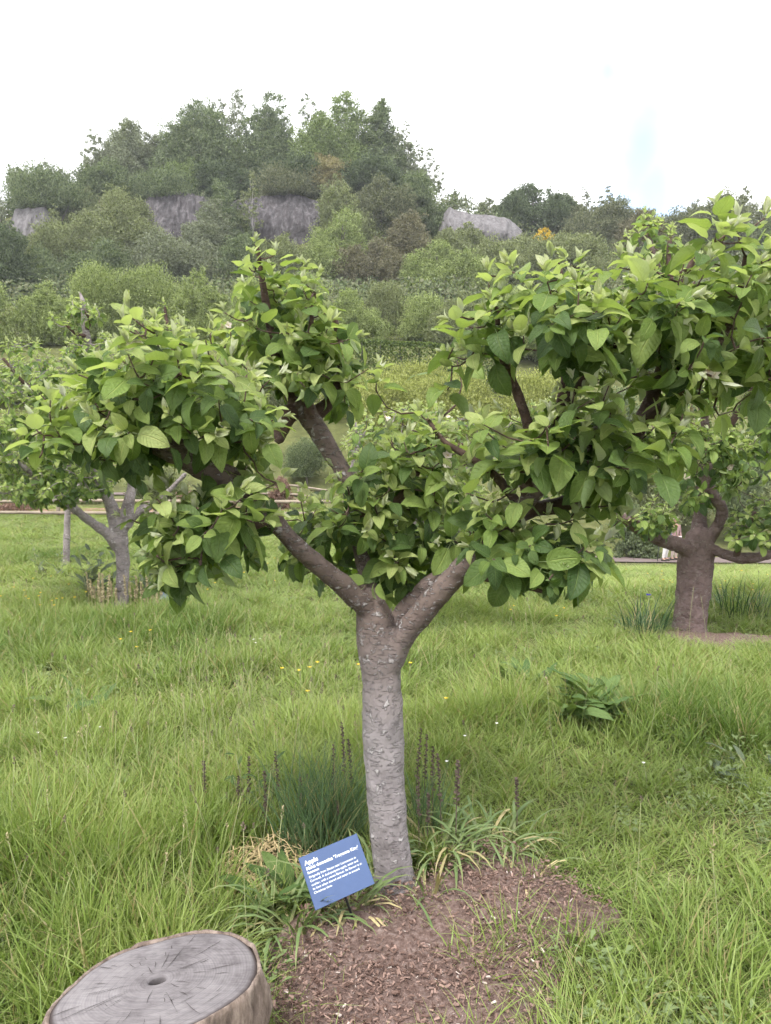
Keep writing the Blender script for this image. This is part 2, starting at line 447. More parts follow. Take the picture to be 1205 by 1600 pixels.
def rock_face(name, outline_top, bottom_py, Y, mat, bulge=1.5, seed=1):
    """A craggy wall following a line of top pixels, leaning back into the hill."""
    tops = np.array(outline_top, float)
    nx = 70; nz = 34
    px = np.linspace(tops[0, 0], tops[-1, 0], nx)
    pt = np.interp(px, tops[:, 0], tops[:, 1])
    V = []
    for j in range(nz + 6):
        if j <= nz:
            t = j / nz
            for i in range(nx):
                py = bottom_py + (pt[i] - bottom_py) * t
                edge = math.sin(math.pi * i / (nx - 1)) ** 0.5
                p = at(px[i], py, Y + 2.5 * t ** 2 - bulge * edge * math.sin(t * 2.2))
                d = 0.55 * mnoise.fractal(Vector((p[0] * .30, p[2] * .25 + seed, seed)), .9, 2.1, 6) + .35 * mnoise.noise(Vector((p[0] * 1.6, p[2] * .5, seed)))
                V.append(p + np.array([0.25 * d, -d, 0.15 * d]))
        else:
            t = (j - nz) / 5
            for i in range(nx):
                p = at(px[i], pt[i] - 1, Y + 2.5)
                V.append(p + np.array([0, 1.4 * t * 3, 0.25 * t]))
    V = np.array(V)
    i = np.arange(nz + 5)[:, None] * nx + np.arange(nx - 1)[None]
    Q = np.stack([i, i + 1, i + nx + 1, i + nx], -1).reshape(-1, 4)
    mb = MB(); mb.add(V, quads=Q)
    o = build(mb, name, mat, smooth_shade=False)
    return tag(o, kind='structure')
rock_face('quarry_cliff', [(215, 318), (240, 302), (290, 300), (340, 315), (390, 310), (430, 303), (470, 305), (500, 315)], 396, 107.5, M['rock_purple'], 1.5, 2)
rock_face('rock_face', [(15, 345), (24, 326), (45, 324), (70, 326), (85, 345)], 392, 104, M['rock_pale'], 1.5, 5)
rock_face('rock_outcrop', [(684, 345), (700, 326), (735, 333), (770, 335), (800, 343), (815, 360), (826, 385)], 402, 106, M['rock_pale'], 4.0, 9)
rock_face('sandstone_scar', [(142, 322), (150, 302), (158, 312), (164, 322)], 330, 108, M['rock_sand'], 0.5, 4)

# ================================================================== far trees and shrubs
def cards(P, D, size, aspect=0.55, fold=0.25, g=None):
    """Folded two-triangle leaf faces at P pointing along D. Returns verts, tris, uvs."""
    g = g or rng
    n = len(P)
    D = D / (np.linalg.norm(D, axis=1, keepdims=True) + 1e-9)
    rnd = g.normal(size=(n, 3))
    S = np.cross(D, rnd); S /= (np.linalg.norm(S, axis=1, keepdims=True) + 1e-9)
    Nn = np.cross(S, D)
    L = (size * g.uniform(0.65, 1.35, n))[:, None]
    W = L * aspect
    v0 = P - D * L * .5
    v1 = P + S * W * .5 + Nn * L * fold * .4
    v2 = P + D * L * .5
    v3 = P - S * W * .5 + Nn * L * fold * .4
    V = np.stack([v0, v1, v2, v3], 1).reshape(-1, 3)
    b = np.arange(n)[:, None] * 4
    T = np.concatenate([b + np.array([[0, 1, 2]]), b + np.array([[0, 2, 3]])], 1).reshape(-1, 3)
    uv = np.tile(np.array([[.5, 0], [1, .5], [.5, 1], [.5, 0], [.5, 1], [0, .5]]), (n, 1))
    return V, T, uv

def tube(path, radii, seg=10, wob=0.0, g=None, cap=True, vscale=1.0):
    """Tapered tube along a smoothed path. Returns verts, quads, uvs."""
    path = np.asarray(path, float); radii = np.asarray(radii, float)
    n = len(path)
    T = np.gradient(path, axis=0)
    T /= np.linalg.norm(T, axis=1, keepdims=True) + 1e-12
    up = np.array([0.31, -0.9, 0.3]); u = np.cross(T[0], up); u /= np.linalg.norm(u)
    V = []
    s = np.concatenate([[0], np.cumsum(np.linalg.norm(np.diff(path, axis=0), axis=1))])
    ang = np.linspace(0, 2 * np.pi, seg, endpoint=False)
    for i in range(n):
        u = u - T[i] * np.dot(u, T[i]); u /= np.linalg.norm(u)
        w = np.cross(T[i], u)
        r = np.full(seg, radii[i])
        if wob:
            for k in range(seg):
                p = path[i] + radii[i] * (math.cos(ang[k]) * u + math.sin(ang[k]) * w)
                r[k] *= 1 + wob * mnoise.fractal(Vector(p * (0.35 / max(radii[0], .02))), 0.8, 2.0, 3)
        V.append(path[i] + r[:, None] * (np.cos(ang)[:, None] * u + np.sin(ang)[:, None] * w))
    V = np.concatenate(V)
    i = np.arange(n - 1)[:, None] * seg + np.arange(seg)[None]
    j = np.arange(n - 1)[:, None] * seg + (np.arange(seg)[None] + 1) % seg
    Q = np.stack([i, j, j + seg, i + seg], -1).reshape(-1, 4)
    circ = 2 * np.pi * max(radii.max(), 1e-4)
    a0 = np.tile(np.arange(seg) / seg, (n - 1, 1)) * 1.0
    a1 = a0 + 1.0 / seg
    s0 = np.repeat(s[:-1, None], seg, 1) * vscale; s1 = np.repeat(s[1:, None], seg, 1) * vscale
    uv = np.stack([np.stack([a0, s0], -1), np.stack([a1, s0], -1), np.stack([a1, s1], -1), np.stack([a0, s1], -1)], 2).reshape(-1, 4, 2)
    if cap:
        V = np.concatenate([V, path[-1:] + T[-1:] * radii[-1] * .6])
        e = len(V) - 1; b0 = (n - 1) * seg
        tr = np.array([[b0 + k, b0 + (k + 1) % seg, e] for k in range(seg)])
    else:
        tr = None
    return V, Q, uv, tr
def add_tube(mb, path, radii, seg=10, wob=0.0, mat=0, cap=True):
    V, Q, uv, tr = tube(path, radii, seg, wob, cap=cap)
    mb.add(V, quads=Q, tris=tr, uvq=uv, mat=mat)
def spline(P, n):
    """Catmull-Rom resample through rows of P (any number of columns)."""
    P = np.asarray(P, float)
    if len(P) == 2:
        t = np.linspace(0, 1, n)[:, None]
        return P[0] * (1 - t) + P[1] * t
    Q = np.concatenate([[2 * P[0] - P[1]], P, [2 * P[-1] - P[-2]]])
    ts = np.linspace(0, len(P) - 1 - 1e-6, n)
    k = ts.astype(int); t = (ts - k)[:, None]
    p0, p1, p2, p3 = Q[k], Q[k + 1], Q[k + 2], Q[k + 3]
    return .5 * (2 * p1 + (p2 - p0) * t + (2 * p0 - 5 * p1 + 4 * p2 - p3) * t ** 2 + (3 * p1 - p0 - 3 * p2 + p3) * t ** 3)

def far_leaf(name, dark, light, under=None, trans=0.2):
    return leaf_mat(name, dark, light, under or [min(1, c * 1.25 + .01) for c in light], trans=trans, rough=0.7, veins=False, spec=0.15)
FM = {
    'mid': far_leaf('foliage_mid_green', (0.056, 0.078, 0.038), (0.120, 0.150, 0.076)),
    'bright': far_leaf('foliage_bright_green', (0.075, 0.108, 0.036), (0.150, 0.192, 0.074)),
    'grey': far_leaf('foliage_grey_green', (0.085, 0.098, 0.062), (0.155, 0.172, 0.115)),
    'dark': far_leaf('foliage_dark_green', (0.030, 0.045, 0.026), (0.075, 0.098, 0.050)),
    'olive': far_leaf('foliage_olive', (0.082, 0.100, 0.045), (0.165, 0.185, 0.090)),
    'brown': far_leaf('foliage_brown_green', (0.070, 0.066, 0.042), (0.145, 0.135, 0.085)),
    'tan': far_leaf('foliage_tan', (0.120, 0.110, 0.050), (0.205, 0.180, 0.090)),
    'gorse': far_leaf('gorse_flower', (0.30, 0.20, 0.012), (0.48, 0.33, 0.03)),
    'willow': far_leaf('foliage_willow', (0.082, 0.115, 0.034), (0.205, 0.245, 0.095)),
    'lime': far_leaf('foliage_yellow_green', (0.135, 0.160, 0.040), (0.245, 0.265, 0.085)),
    'hedge': far_leaf('foliage_hedge', (0.034, 0.060, 0.014), (0.095, 0.130, 0.034)),
    'heather': far_leaf('foliage_grey_scrub', (0.060, 0.070, 0.040), (0.120, 0.130, 0.075)),
}
M['far_bark'] = simple('far_bark', (0.15, 0.13, 0.12), 0.9, 0.1, 0.4, 3)
M['birch_bark'] = simple('birch_bark', (0.36, 0.34, 0.33), 0.85, 0.1, 0.35, 3)

def far_tree(name, cx, top, bot, wpx, Y, kind, colour, label, cat='tree', group=None, dens=1.0, leaf=None):
    """A tree or shrub seen across the valley: trunk with limbs and a crown of small leaf faces."""
    g = np.random.default_rng(int(cx * 7 + top * 13 + Y))
    sc = Y / F * 1.02
    ctop, cbot = at(cx, top, Y), at(cx, bot, Y)
    H = ctop[2] - cbot[2]; W = wpx * sc
    if kind in ('dense', 'airy'): ctop[2] += H * .10; W *= 1.08
    base = np.array([cbot[0], Y, float(gz(cbot[0], Y)) - 0.15])
    zb = max(base[2], cbot[2] - H * .1)
    if kind == 'shrub': ctop[2] -= H * .06
    root = thing(name, base, label, cat, group)
    # sub-crowns
    blobs = []
    if kind == 'airy':
        nb, br = 22, 0.20
    elif kind == 'birch':
        nb, br = 26, 0.16
    elif kind == 'shrub':
        nb, br = 20, 0.32
    else:
        nb, br = 24, 0.27
    lowz = zb + H * (0.02 if kind == 'shrub' else 0.10 if kind == 'dense' else .22)
    topz = ctop[2]
    if kind in ('dense', 'airy', 'birch'):
        # several leaders of unequal height, each a stack of lobes narrowing upwards
        nl = {'dense': int(g.integers(5, 8)), 'airy': 5, 'birch': 2}[kind]
        for q in range(nl):
            xo = 0.0 if q == 0 else g.uniform(-1, 1)
            yo = g.uniform(-1, 1) * (0 if q == 0 else 1)
            hf = 1.0 if q == 0 else (1 - .42 * abs(xo) ** 1.6) * g.uniform(.72, 1.02)
            cxx = base[0] + xo * W * .40; cyy = Y + yo * W * .32
            hz = lowz + (topz - lowz) * hf
            m_ = max({'dense': 8, 'airy': 8, 'birch': 11}[kind], int((hz - lowz) / (W * .11)))
            for k in range(m_):
                t = (k + g.uniform(.1, .9)) / m_
                r = W * {'dense': .21, 'airy': .15, 'birch': .19}[kind] * (1.12 - .55 * t ** 1.3) * g.uniform(.65, 1.25)
                sp = W * (.10 if kind != 'birch' else .14) * (1.08 - t)
                z = lowz + (hz - lowz) * t
                z = min(z, hz - r * .5)
                blobs.append((np.array([cxx + g.normal() * sp, cyy + g.normal() * sp, z]), r))
    else:
        for k in range(nb):
            t = (k + g.uniform(0, 1)) / nb
            prof = math.sqrt(max(0.05, 1 - t ** 2.2))
            a = g.uniform(0, 2 * np.pi); rr = math.sqrt(g.uniform(0.1, 1)) * max(0.05, prof - br * .8) * W / 2 * 1.12
            r = br * W * g.uniform(0.5, 1.1)
            z = min(lowz + (topz - lowz) * t, topz - r * .35)
            blobs.append((np.array([base[0] + rr * math.cos(a), Y + rr * math.sin(a) * .8, z]), r))
    mb = MB()
    ls = leaf or (0.0026 * Y)
    for c, r in blobs:
        area = 4 * np.pi * r * r
        cov = {'airy': 0.62, 'birch': 0.55, 'shrub': 1.2, 'dense': 0.80}[kind] * dens
        n = max(16, int(cov * area / (ls * ls * .55)))
        ns = max(5, n // 26)          # sprays of leaves with gaps between them
        d = g.normal(size=(ns, 3)); d[:, 2] += .25; d /= np.linalg.norm(d, axis=1, keepdims=True)
        lob = 1 + 0.25 * np.sin(d[:, 0] * 5 + c[0]) * np.sin(d[:, 2] * 6 + c[2])
        S = c + d * (r * lob * (g.uniform(0.2, 1, ns) ** 0.4))[:, None] * np.array([1.0, 1.0, 1.05])
        pick = g.integers(0, ns, n)
        sig = r * (.17 if kind != 'shrub' else .20)
        P = S[pick] + np.clip(g.normal(size=(n, 3)), -1.7, 1.7) * sig * np.array([1, 1, .8])
        d = d[pick]
        keep = P[:, 2] > zb - .2
        P, dd = P[keep], d[keep]
        D = dd * .8 + g.normal(size=P.shape) * .7 + np.array([0, 0, -.25 if kind in ('birch', 'airy') else .2])
        if kind == 'shrub': D = D + np.array([0, 0, .9])
        V, T, uv = cards(P, D, ls, 0.5, .3, g)
        mb.add(V, tris=T, uvt=uv)
    # trunk and limbs
    tb = MB()
    tr = max(0.05, W * (.018 if kind in ('birch', 'airy') else .03))
    lean = g.normal(size=2) * W * .06
    n = 8
    tp = np.array([[base[0] + lean[0] * t ** 1.5, Y + lean[1] * t, base[2] + (topz * .97 - base[2]) * t] for t in np.linspace(0, 1, n)])
    tp[:, :2] += g.normal(size=(n, 2)) * W * .012
    add_tube(tb, spline(tp, 14), np.linspace(tr, tr * .2, 14), 6, mat=0)
    order = g.permutation(len(blobs))[:10]
    for k in order:
        c, r = blobs[k]
        t0 = np.clip((c[2] - base[2]) / max(.1, topz - base[2]) - .22, .06, .85)
        i = int(t0 * (n - 1)); s0 = tp[i]
        mid = (s0 + c) / 2 + np.array([0, 0, -.06 * W])
        add_tube(tb, spline([s0, mid, c], 6), np.linspace(tr * .55 * (1 - t0 * .5), tr * .12, 6), 5, mat=0)
    build(tb, 'trunk', M['birch_bark' if kind in ('birch', 'airy') else 'far_bark'], root)
    build(mb, 'crown', FM[colour], root, kind='stuff', smooth_shade=False)
    return root

HILL = [
 # cx, top, bottom, width, Y, kind, colour, label
 (148, 216, 312, 76, 117, 'airy', 'grey', 'thin grey-green tree at the left end of the hilltop wood, leaning to open sky'),
 (203, 206, 318, 112, 118, 'dense', 'grey', 'broad grey-green tree on the hilltop, second from the left end of the wood'),
 (192, 196, 250, 46, 121, 'birch', 'grey', 'wispy treetop with sparse shoots sticking up left of the hilltop wood'),
 (250, 222, 318, 74, 119, 'dense', 'grey', 'grey-green tree in the dip between the low left trees and the tall hilltop wood'),
 (318, 180, 322, 128, 117, 'dense', 'mid', 'large rounded green tree forming the left shoulder of the tall hilltop wood'),
 (372, 142, 312, 104, 120, 'birch', 'grey', 'tallest feathery birch rising above the hilltop wood'),
 (424, 164, 318, 96, 118, 'dense', 'mid', 'dark green hilltop tree right of the tallest feathery birch'),
 (482, 158, 305, 84, 121, 'airy', 'mid', 'open-crowned hilltop tree with sky showing through, middle of the wood'),
 (536, 166, 318, 120, 117, 'dense', 'bright', 'brightest green full-crowned tree on the hilltop'),
 (600, 174, 312, 84, 119, 'dense', 'mid', 'dark grey-green tree towards the right end of the hilltop wood'),
 (636, 200, 312, 52, 118, 'airy', 'grey', 'blue-grey open tree second from the right end of the hilltop wood'),
 (672, 230, 312, 38, 119, 'birch', 'grey', 'thin pale wispy birch at the right end of the hilltop wood'),
 (298, 262, 335, 78, 113, 'dense', 'bright', 'lighter green bushy tree below the large left hilltop tree'),
 (352, 268, 345, 84, 113, 'dense', 'dark', 'dark drooping tree hanging over the top edge of the purple cliff'),
 (440, 262, 330, 96, 114, 'dense', 'dark', 'dark tree at the cliff edge in the middle of the hilltop wood'),
 (502, 250, 345, 84, 112, 'dense', 'tan', 'tan olive bushy tree right above the right end of the purple cliff'),
 (572, 268, 340, 92, 113, 'dense', 'dark', 'dark green tree under the brightest hilltop tree'),
 (80, 290, 328, 120, 108, 'shrub', 'mid', 'low dense green bush on top of the pale left rock face'),
 (70, 268, 318, 104, 112, 'airy', 'grey', 'row of sparse twiggy growth above the left rock face'),
 (2, 306, 385, 44, 106, 'airy', 'grey', 'sparse grey tree at the left edge beside the pale rock face'),
 (190, 272, 338, 92, 112, 'dense', 'mid', 'green bush below the grey hilltop trees on the left'),
 (128, 300, 345, 50, 108, 'shrub', 'olive', 'small olive bush right of the pale left rock face'),
 (350, 284, 325, 70, 110.8, 'dense', 'dark', 'dark bush hanging over the brow of the cliff in the middle'),
 (262, 284, 312, 84, 110.8, 'shrub', 'mid', 'green fringe of bushes along the left brow of the cliff'),
 (452, 284, 312, 90, 110.8, 'shrub', 'heather', 'brownish fringe of bushes along the right brow of the cliff'),
 (346, 296, 400, 78, 103.5, 'dense', 'mid', 'green tree growing against the middle of the cliff'),
 (86, 330, 400, 50, 101, 'dense', 'olive', 'olive tree covering the right edge of the pale left rock face'),
 (20, 352, 410, 44, 100, 'dense', 'mid', 'green tree before the foot of the pale left rock face'),
 (732, 356, 410, 64, 101, 'dense', 'olive', 'olive bush before the foot of the pale outcrop'),
 (640, 288, 385, 96, 110, 'dense', 'mid', 'green tree on the shoulder below the right end of the hilltop wood'),
 (596, 292, 405, 96, 107, 'dense', 'heather', 'grey scrubby tree on the slope right of the purple cliff'),
 (668, 312, 400, 62, 108, 'dense', 'mid', 'green tree on the slope just left of the pale rock outcrop'),
 (10, 372, 500, 110, 84, 'dense', 'dark', 'dark green tall tree at the left edge of the lower hillside'),
 (122, 368, 462, 130, 94, 'dense', 'olive', 'olive-green tree below the pale left rock face'),
 (186, 314, 468, 138, 98, 'dense', 'olive', 'large soft olive willow on the slope left of the purple cliff'),
 (262, 388, 474, 128, 92, 'dense', 'grey', 'grey-green tree on the lower slope under the left part of the purple cliff'),
 (172, 390, 474, 110, 89, 'dense', 'mid', 'green tree low on the slope in front of the large olive willow'),
 (68, 400, 480, 84, 88, 'dense', 'mid', 'green tree low on the slope beside the dark left-edge tree'),
 (336, 322, 455, 82, 98, 'dense', 'grey', 'grey-green birch standing before the middle of the grey-purple cliff'),
 (384, 382, 458, 84, 93, 'dense', 'mid', 'green tree below the gap in the purple cliff'),
 (396, 268, 372, 46, 104, 'birch', 'olive', 'young slim olive birch growing up the face of the purple cliff'),
 (446, 384, 464, 96, 92, 'dense', 'olive', 'olive tree below the right part of the purple cliff'),
 (524, 292, 440, 92, 102, 'dense', 'olive', 'tall light olive tree covering the right end of the purple cliff'),
 (540, 345, 470, 126, 92, 'dense', 'willow', 'light green rounded tree in the middle of the lower slope'),
 (590, 385, 478, 104, 91, 'dense', 'brown', 'brownish scrubby tree right of the light green rounded tree'),
 (646, 352, 470, 104, 96, 'dense', 'brown', 'brown-green thicket tree in the middle of the right slope'),
 (700, 372, 452, 84, 100, 'dense', 'olive', 'olive tree in front of the left side of the pale rock outcrop'),
 (690, 392, 480, 120, 88, 'dense', 'willow', 'pale olive willow low on the slope below the pale outcrop'),
 (768, 392, 466, 116, 92, 'dense', 'olive', 'olive tree directly below the pale rock outcrop'),
 (712, 302, 342, 40, 124, 'airy', 'grey', 'small sparse tree on the skyline above the pale outcrop'),
 (765, 313, 346, 36, 128, 'dense', 'grey', 'small round grey tree alone on the skyline right of the outcrop'),
 (832, 302, 398, 92, 121, 'dense', 'dark', 'dark dense rounded tree on the right-hand ridge'),
 (858, 292, 360, 36, 125, 'birch', 'dark', 'dark pointed treetop rising behind the dense ridge tree'),
 (884, 318, 410, 76, 119, 'dense', 'heather', 'grey-brown tree on the ridge above the yellow gorse'),
 (912, 300, 372, 36, 124, 'airy', 'heather', 'first sparse windblown tree on the right ridge skyline'),
 (950, 298, 372, 48, 123, 'airy', 'heather', 'second sparse windblown tree on the right ridge skyline'),
 (940, 335, 430, 112, 114, 'dense', 'heather', 'grey scrub tree below the windblown ridge trees'),
 (822, 378, 440, 70, 100, 'dense', 'olive', 'olive bush right of the pale outcrop'),
 (848, 362, 392, 38, 112, 'shrub', 'gorse', 'gorse bush in yellow flower on the right-hand ridge'),
 (880, 385, 470, 118, 96, 'dense', 'olive', 'olive tree on the right slope below the gorse'),
 (1000, 350, 450, 110, 108, 'dense', 'brown', 'brownish tree on the right slope behind the orchard crowns'),
 (1090, 335, 450, 130, 112, 'dense', 'heather', 'grey-green wood edge tree behind the upper right apple shoots'),
 (1165, 302, 440, 80, 116, 'airy', 'heather', 'sparse grey tree on the skyline at the upper right corner'),
 (1260, 330, 450, 130, 112, 'dense', 'mid', 'green ridge tree at the right edge of the view'),
 (-70, 330, 490, 120, 90, 'dense', 'mid', 'green tree on the hillside past the left edge'),
]
for cx, top, bot, w, Y, kind, colour, label in HILL:
    far_tree('gorse_bush' if colour == 'gorse' else 'hill_tree', cx, top, bot, w, Y, kind, colour, label, 'shrub' if kind == 'shrub' else 'tree', 'trees on the hill')

BUSH = [
 (-20, 448, 540, 100, 60, 'willow', 'willow bush at the left end of the row below the hill'),
 (78, 452, 540, 110, 59, 'willow', 'fine-leaved willow bush behind the left orchard tree'),
 (150, 432, 540, 110, 63, 'willow', 'willow bush second in the row behind the left orchard tree'),
 (232, 436, 535, 110, 62, 'willow', 'willow bush behind the left limb of the apple tree'),
 (312, 436, 540, 110, 61, 'willow', 'willow bush just left of the tall apple shoots'),
 (392, 444, 540, 110, 60, 'willow', 'willow bush hidden behind the tall apple shoots'),
 (470, 448, 540, 100, 62, 'willow', 'willow bush right behind the top of the tall apple shoots'),
 (545, 456, 535, 90, 62, 'willow', 'rounded willow bush left of centre above the clipped hedge'),
 (596, 450, 535, 96, 63, 'olive', 'tall rounded olive bush above the middle of the clipped hedge'),
 (664, 470, 535, 90, 62, 'willow', 'rounded willow bush above the right end of the clipped hedge'),
 (724, 462, 535, 90, 63, 'olive', 'olive bush behind the left edge of the right apple limb'),
 (800, 470, 560, 110, 60, 'willow', 'willow bush behind the right apple limb'),
 (900, 480, 580, 130, 60, 'willow', 'willow bush behind the centre of the right crown'),
 (1010, 480, 600, 130, 60, 'olive', 'olive bush behind the right crown towards the neighbouring tree'),
 (1130, 490, 620, 140, 60, 'willow', 'willow bush behind the neighbouring apple tree on the right'),
 (1250, 490, 620, 140, 60, 'willow', 'willow bush at the right edge below the ridge'),
]
for bi, (cx, top, bot, w, Y, colour, label) in enumerate(BUSH):
    far_tree('willow_bush', cx, top + (bi * 7) % 13 - 4, bot, w * (.82 + .07 * ((bi * 5) % 4)), Y + (bi * 3) % 5 - 2, 'dense' if bi % 3 == 1 else 'shrub', colour, label, 'bush', 'bushes below the hill', dens=1.0, leaf=0.14)
LOWB = [
 (646, 588, 665, 110, 46, 'lime', 'yellow-green rounded shrub below the clipped hedge'),
 (724, 598, 680, 100, 45, 'lime', 'yellow-green shrub right of centre behind the apple leaves'),
 (560, 600, 680, 110, 45, 'lime', 'yellow-green shrub left of centre behind the apple leaves'),
 (612, 604, 690, 100, 40, 'lime', 'yellow-green shrub low on the slope right of the central limb'),
 (690, 606, 690, 110, 41, 'lime', 'yellow-green shrub low on the slope below the hedge end'),
 (450, 580, 680, 120, 45, 'olive', 'olive shrub behind the tall apple shoots'),
 (830, 600, 720, 130, 44, 'lime', 'yellow-green shrub behind the right apple limb'),
 (950, 630, 760, 130, 42, 'mid', 'green shrub behind the lower right crown'),
 (1185, 690, 752, 74, 38, 'mid', 'upper green shrub on the terrace at the right edge'),
 (1155, 735, 800, 80, 36, 'mid', 'lower green shrub on the terrace at the right edge'),
 (1225, 752, 815, 70, 35, 'olive', 'olive shrub at the far right edge of the terrace'),
 (1040, 690, 800, 120, 38, 'olive', 'olive shrub on the slope behind the neighbouring apple tree'),
 (310, 600, 690, 140, 46, 'olive', 'olive shrub behind the left crown'),
 (170, 610, 700, 140, 46, 'olive', 'olive shrub behind the left orchard tree'),
 (40, 600, 690, 130, 47, 'willow', 'willow shrub at the left edge behind the orchard tree'),
 (985, 800, 872, 60, 33, 'mid', 'green shrub beside the far path next to the walkers'),
 (1010, 838, 878, 44, 32.6, 'mid', 'small bush left of the walkers on the far path'),
]
for cx, top, bot, w, Y, colour, label in LOWB:
    far_tree('shrub', cx, top, bot, w, Y, 'shrub', colour, label, 'shrub', 'shrubs across the valley', dens=1.0, leaf=0.12)

def scrub():
    """Undergrowth that covers the hillside between the trees, one mass."""
    g = np.random.default_rng(77)
    mb = MB()
    n = 90000
    y = g.uniform(74, 128, n); u = g.uniform(-.75, .75, n); x = u * y
    hgt = 2.6 * g.uniform(0, 1, n) ** 1.4 * (0.35 + vnoise(x, y, .22, 8))
    px = 602.5 + F * u
    bare = ((px > 205) & (px < 500) & (y > 98) & (y < 110.2)) | ((px > 10) & (px < 90) & (y > 96) & (y < 110)) | ((px > 680) & (px < 830) & (y > 97) & (y < 112))
    bare |= (px < 30) & (y < 77)
    P = np.stack([x, y, gz(x, y) + hgt], 1)[~bare]
    V, T, uv = cards(P, g.normal(size=P.shape) + np.array([0, 0, .5]), 0.42, .55, .3, g)
    h = len(P) // 2
    mb.add(V[:h * 4], tris=T[:h * 2], uvt=uv[:h * 6], mat=0)
    mb.add(V[h * 4:], tris=T[h * 2:] - h * 4, uvt=uv[h * 6:], mat=1)
    o = build(mb, 'undergrowth', [FM['heather'], FM['mid']], smooth_shade=False)
    tag(o, 'scrubby undergrowth covering the hillside between the trees', 'undergrowth', kind='stuff')
scrub()

def hedge():
    g = np.random.default_rng(3)
    a, b_ = at(520, 575, 50), at(790, 592, 50)
    root = thing('hedge', (a + b_) / 2, 'clipped dark green hedge in a straight line below the willow bushes', 'hedge')
    mb = MB()
    n = 16000
    t = g.uniform(0, 1, n)
    base = a + (b_ - a) * t[:, None]
    topz = 1.85 + .12 * (vnoise(base[:, 0], base[:, 1], .8, 2) - .5)
    face = g.uniform(0, 1, n)
    front = face < .68
    zz = np.where(front, g.uniform(-.6, 1, n) * topz, topz * g.uniform(.96, 1.03, n))
    yy = np.where(front, -.55 + g.normal(size=n) * .06, g.uniform(-.55, .9, n))
    P = base + np.stack([np.zeros(n), yy, zz], 1)
    D = g.normal(size=P.shape) + np.where(front[:, None], np.array([[0, -.4, .5]]), np.array([[0, 0, 1.2]]))
    V, T, uv = cards(P, D, .16, .6, .3, g)
    mb.add(V, tris=T, uvt=uv)
    build(mb, 'foliage', FM['hedge'], root, kind='stuff', smooth_shade=False)
    core = MB()
    for k in range(9):
        p = a + (b_ - a) * (k + .5) / 9
        add_tube(core, spline([p + [0, .1, -1], p + [0.05, .15, .6], p + [0, .1, 1.7]], 6), [.12, .11, .1, .09, .08, .05], 6)
    build(core, 'stems', M['far_bark'], root, kind='stuff')
hedge()

# ================================================================== apple leaves
def leaf_geom(seed, curl=0.25, cup=0.12, width=0.62, pet=0.28):
    """Unit-length apple leaf: petiole then an ovate, toothed, arched blade. +Y forward, +Z upper side."""
    g = np.random.default_rng(seed)
    ts = np.array([0, .05, .17, .33, .51, .69, .84, .94, 1.0])
    cols = np.array([-1, -.55, 0, .55, 1])
    tw = g.uniform(-.35, .35); side = g.uniform(-.07, .07)
    V, UV = [], []
    for i, t in enumerate(ts):
        w = width * .5 * max(0.0, math.sin(math.pi * t ** .78)) ** .60 * (1 - .08 * t ** 4) * (1.0 if t < .94 else .78)
        if t == 0: w = .03
        if t == 1: w = .012
        a = curl * 1.9 * t
        yb = pet + (math.sin(a) / (curl * 1.9) if abs(curl) > .01 else t)
        zb = -(1 - math.cos(a)) / (curl * 1.9) if abs(curl) > .01 else 0
        for c in cols:
            tooth = g.normal() * .012 * w if abs(c) == 1 else 0
            x = c * w + np.sign(c) * tooth * 2 + side * math.sin(t * 3)
            z = zb + cup * abs(c) ** 1.4 * w * 1.6 + .022 * math.sin(t * 13 + c * 2.3 + seed) * abs(c) + tw * c * w * t * .6
            y = yb - abs(c) * .05 * (1 - t)
            V.append((x, y, z)); UV.append((.5 + .5 * c, t))
    Q, UVQ = [], []
    nc = len(cols)
    for i in range(len(ts) - 1):
        for j in range(nc - 1):
            q = (i * nc + j, i * nc + j + 1, (i + 1) * nc + j + 1, (i + 1) * nc + j)
            Q.append(q); UVQ.append([UV[k] for k in q])
    V = np.array(V)
    nb = len(V)
    # petiole: three-sided
    pv = []
    for t in (0, .5, 1.03):
        for k in range(3):
            a = k * 2.094
            pv.append((.012 * math.cos(a), pet * t, .012 * math.sin(a) - .02 * math.sin(t * 3)))
    V = np.concatenate([V, np.array(pv)])
    for i in range(2):
        for k in range(3):
            q = (nb + i * 3 + k, nb + i * 3 + (k + 1) % 3, nb + i * 3 + 3 + (k + 1) % 3, nb + i * 3 + 3 + k)
            Q.append(q); UVQ.append([(.5, 0)] * 4)
    return V, np.array(Q), np.array(UVQ)
LEAFV = [leaf_geom(1, .26, .20), leaf_geom(2, .45, .16, .66), leaf_geom(3, .18, .36, .60), leaf_geom(4, .62, .22, .62),
         leaf_geom(5, .36, .50, .60), leaf_geom(6, .10, .14, .68), leaf_geom(7, .52, .02, .64), leaf_geom(8, .70, .34, .58)]
BUDV = [leaf_geom(21, -.2, .55, .42, .10), leaf_geom(22, .05, .65, .36, .10), leaf_geom(23, .35, .5, .44, .12)]
AGES = ['leaf_old', 'leaf_mid', 'leaf_young', 'leaf_bud']
LEAF_MESH = {}
def leaf_mesh(var, age):
    key = (var, age)
    if key not in LEAF_MESH:
        V, Q, U = (BUDV if age == 3 else LEAFV)[var]
        mb = MB(); mb.add(V, quads=Q, uvq=U)
        LEAF_MESH[key] = mb.mesh('leaf', M[AGES[age]])
    return LEAF_MESH[key]

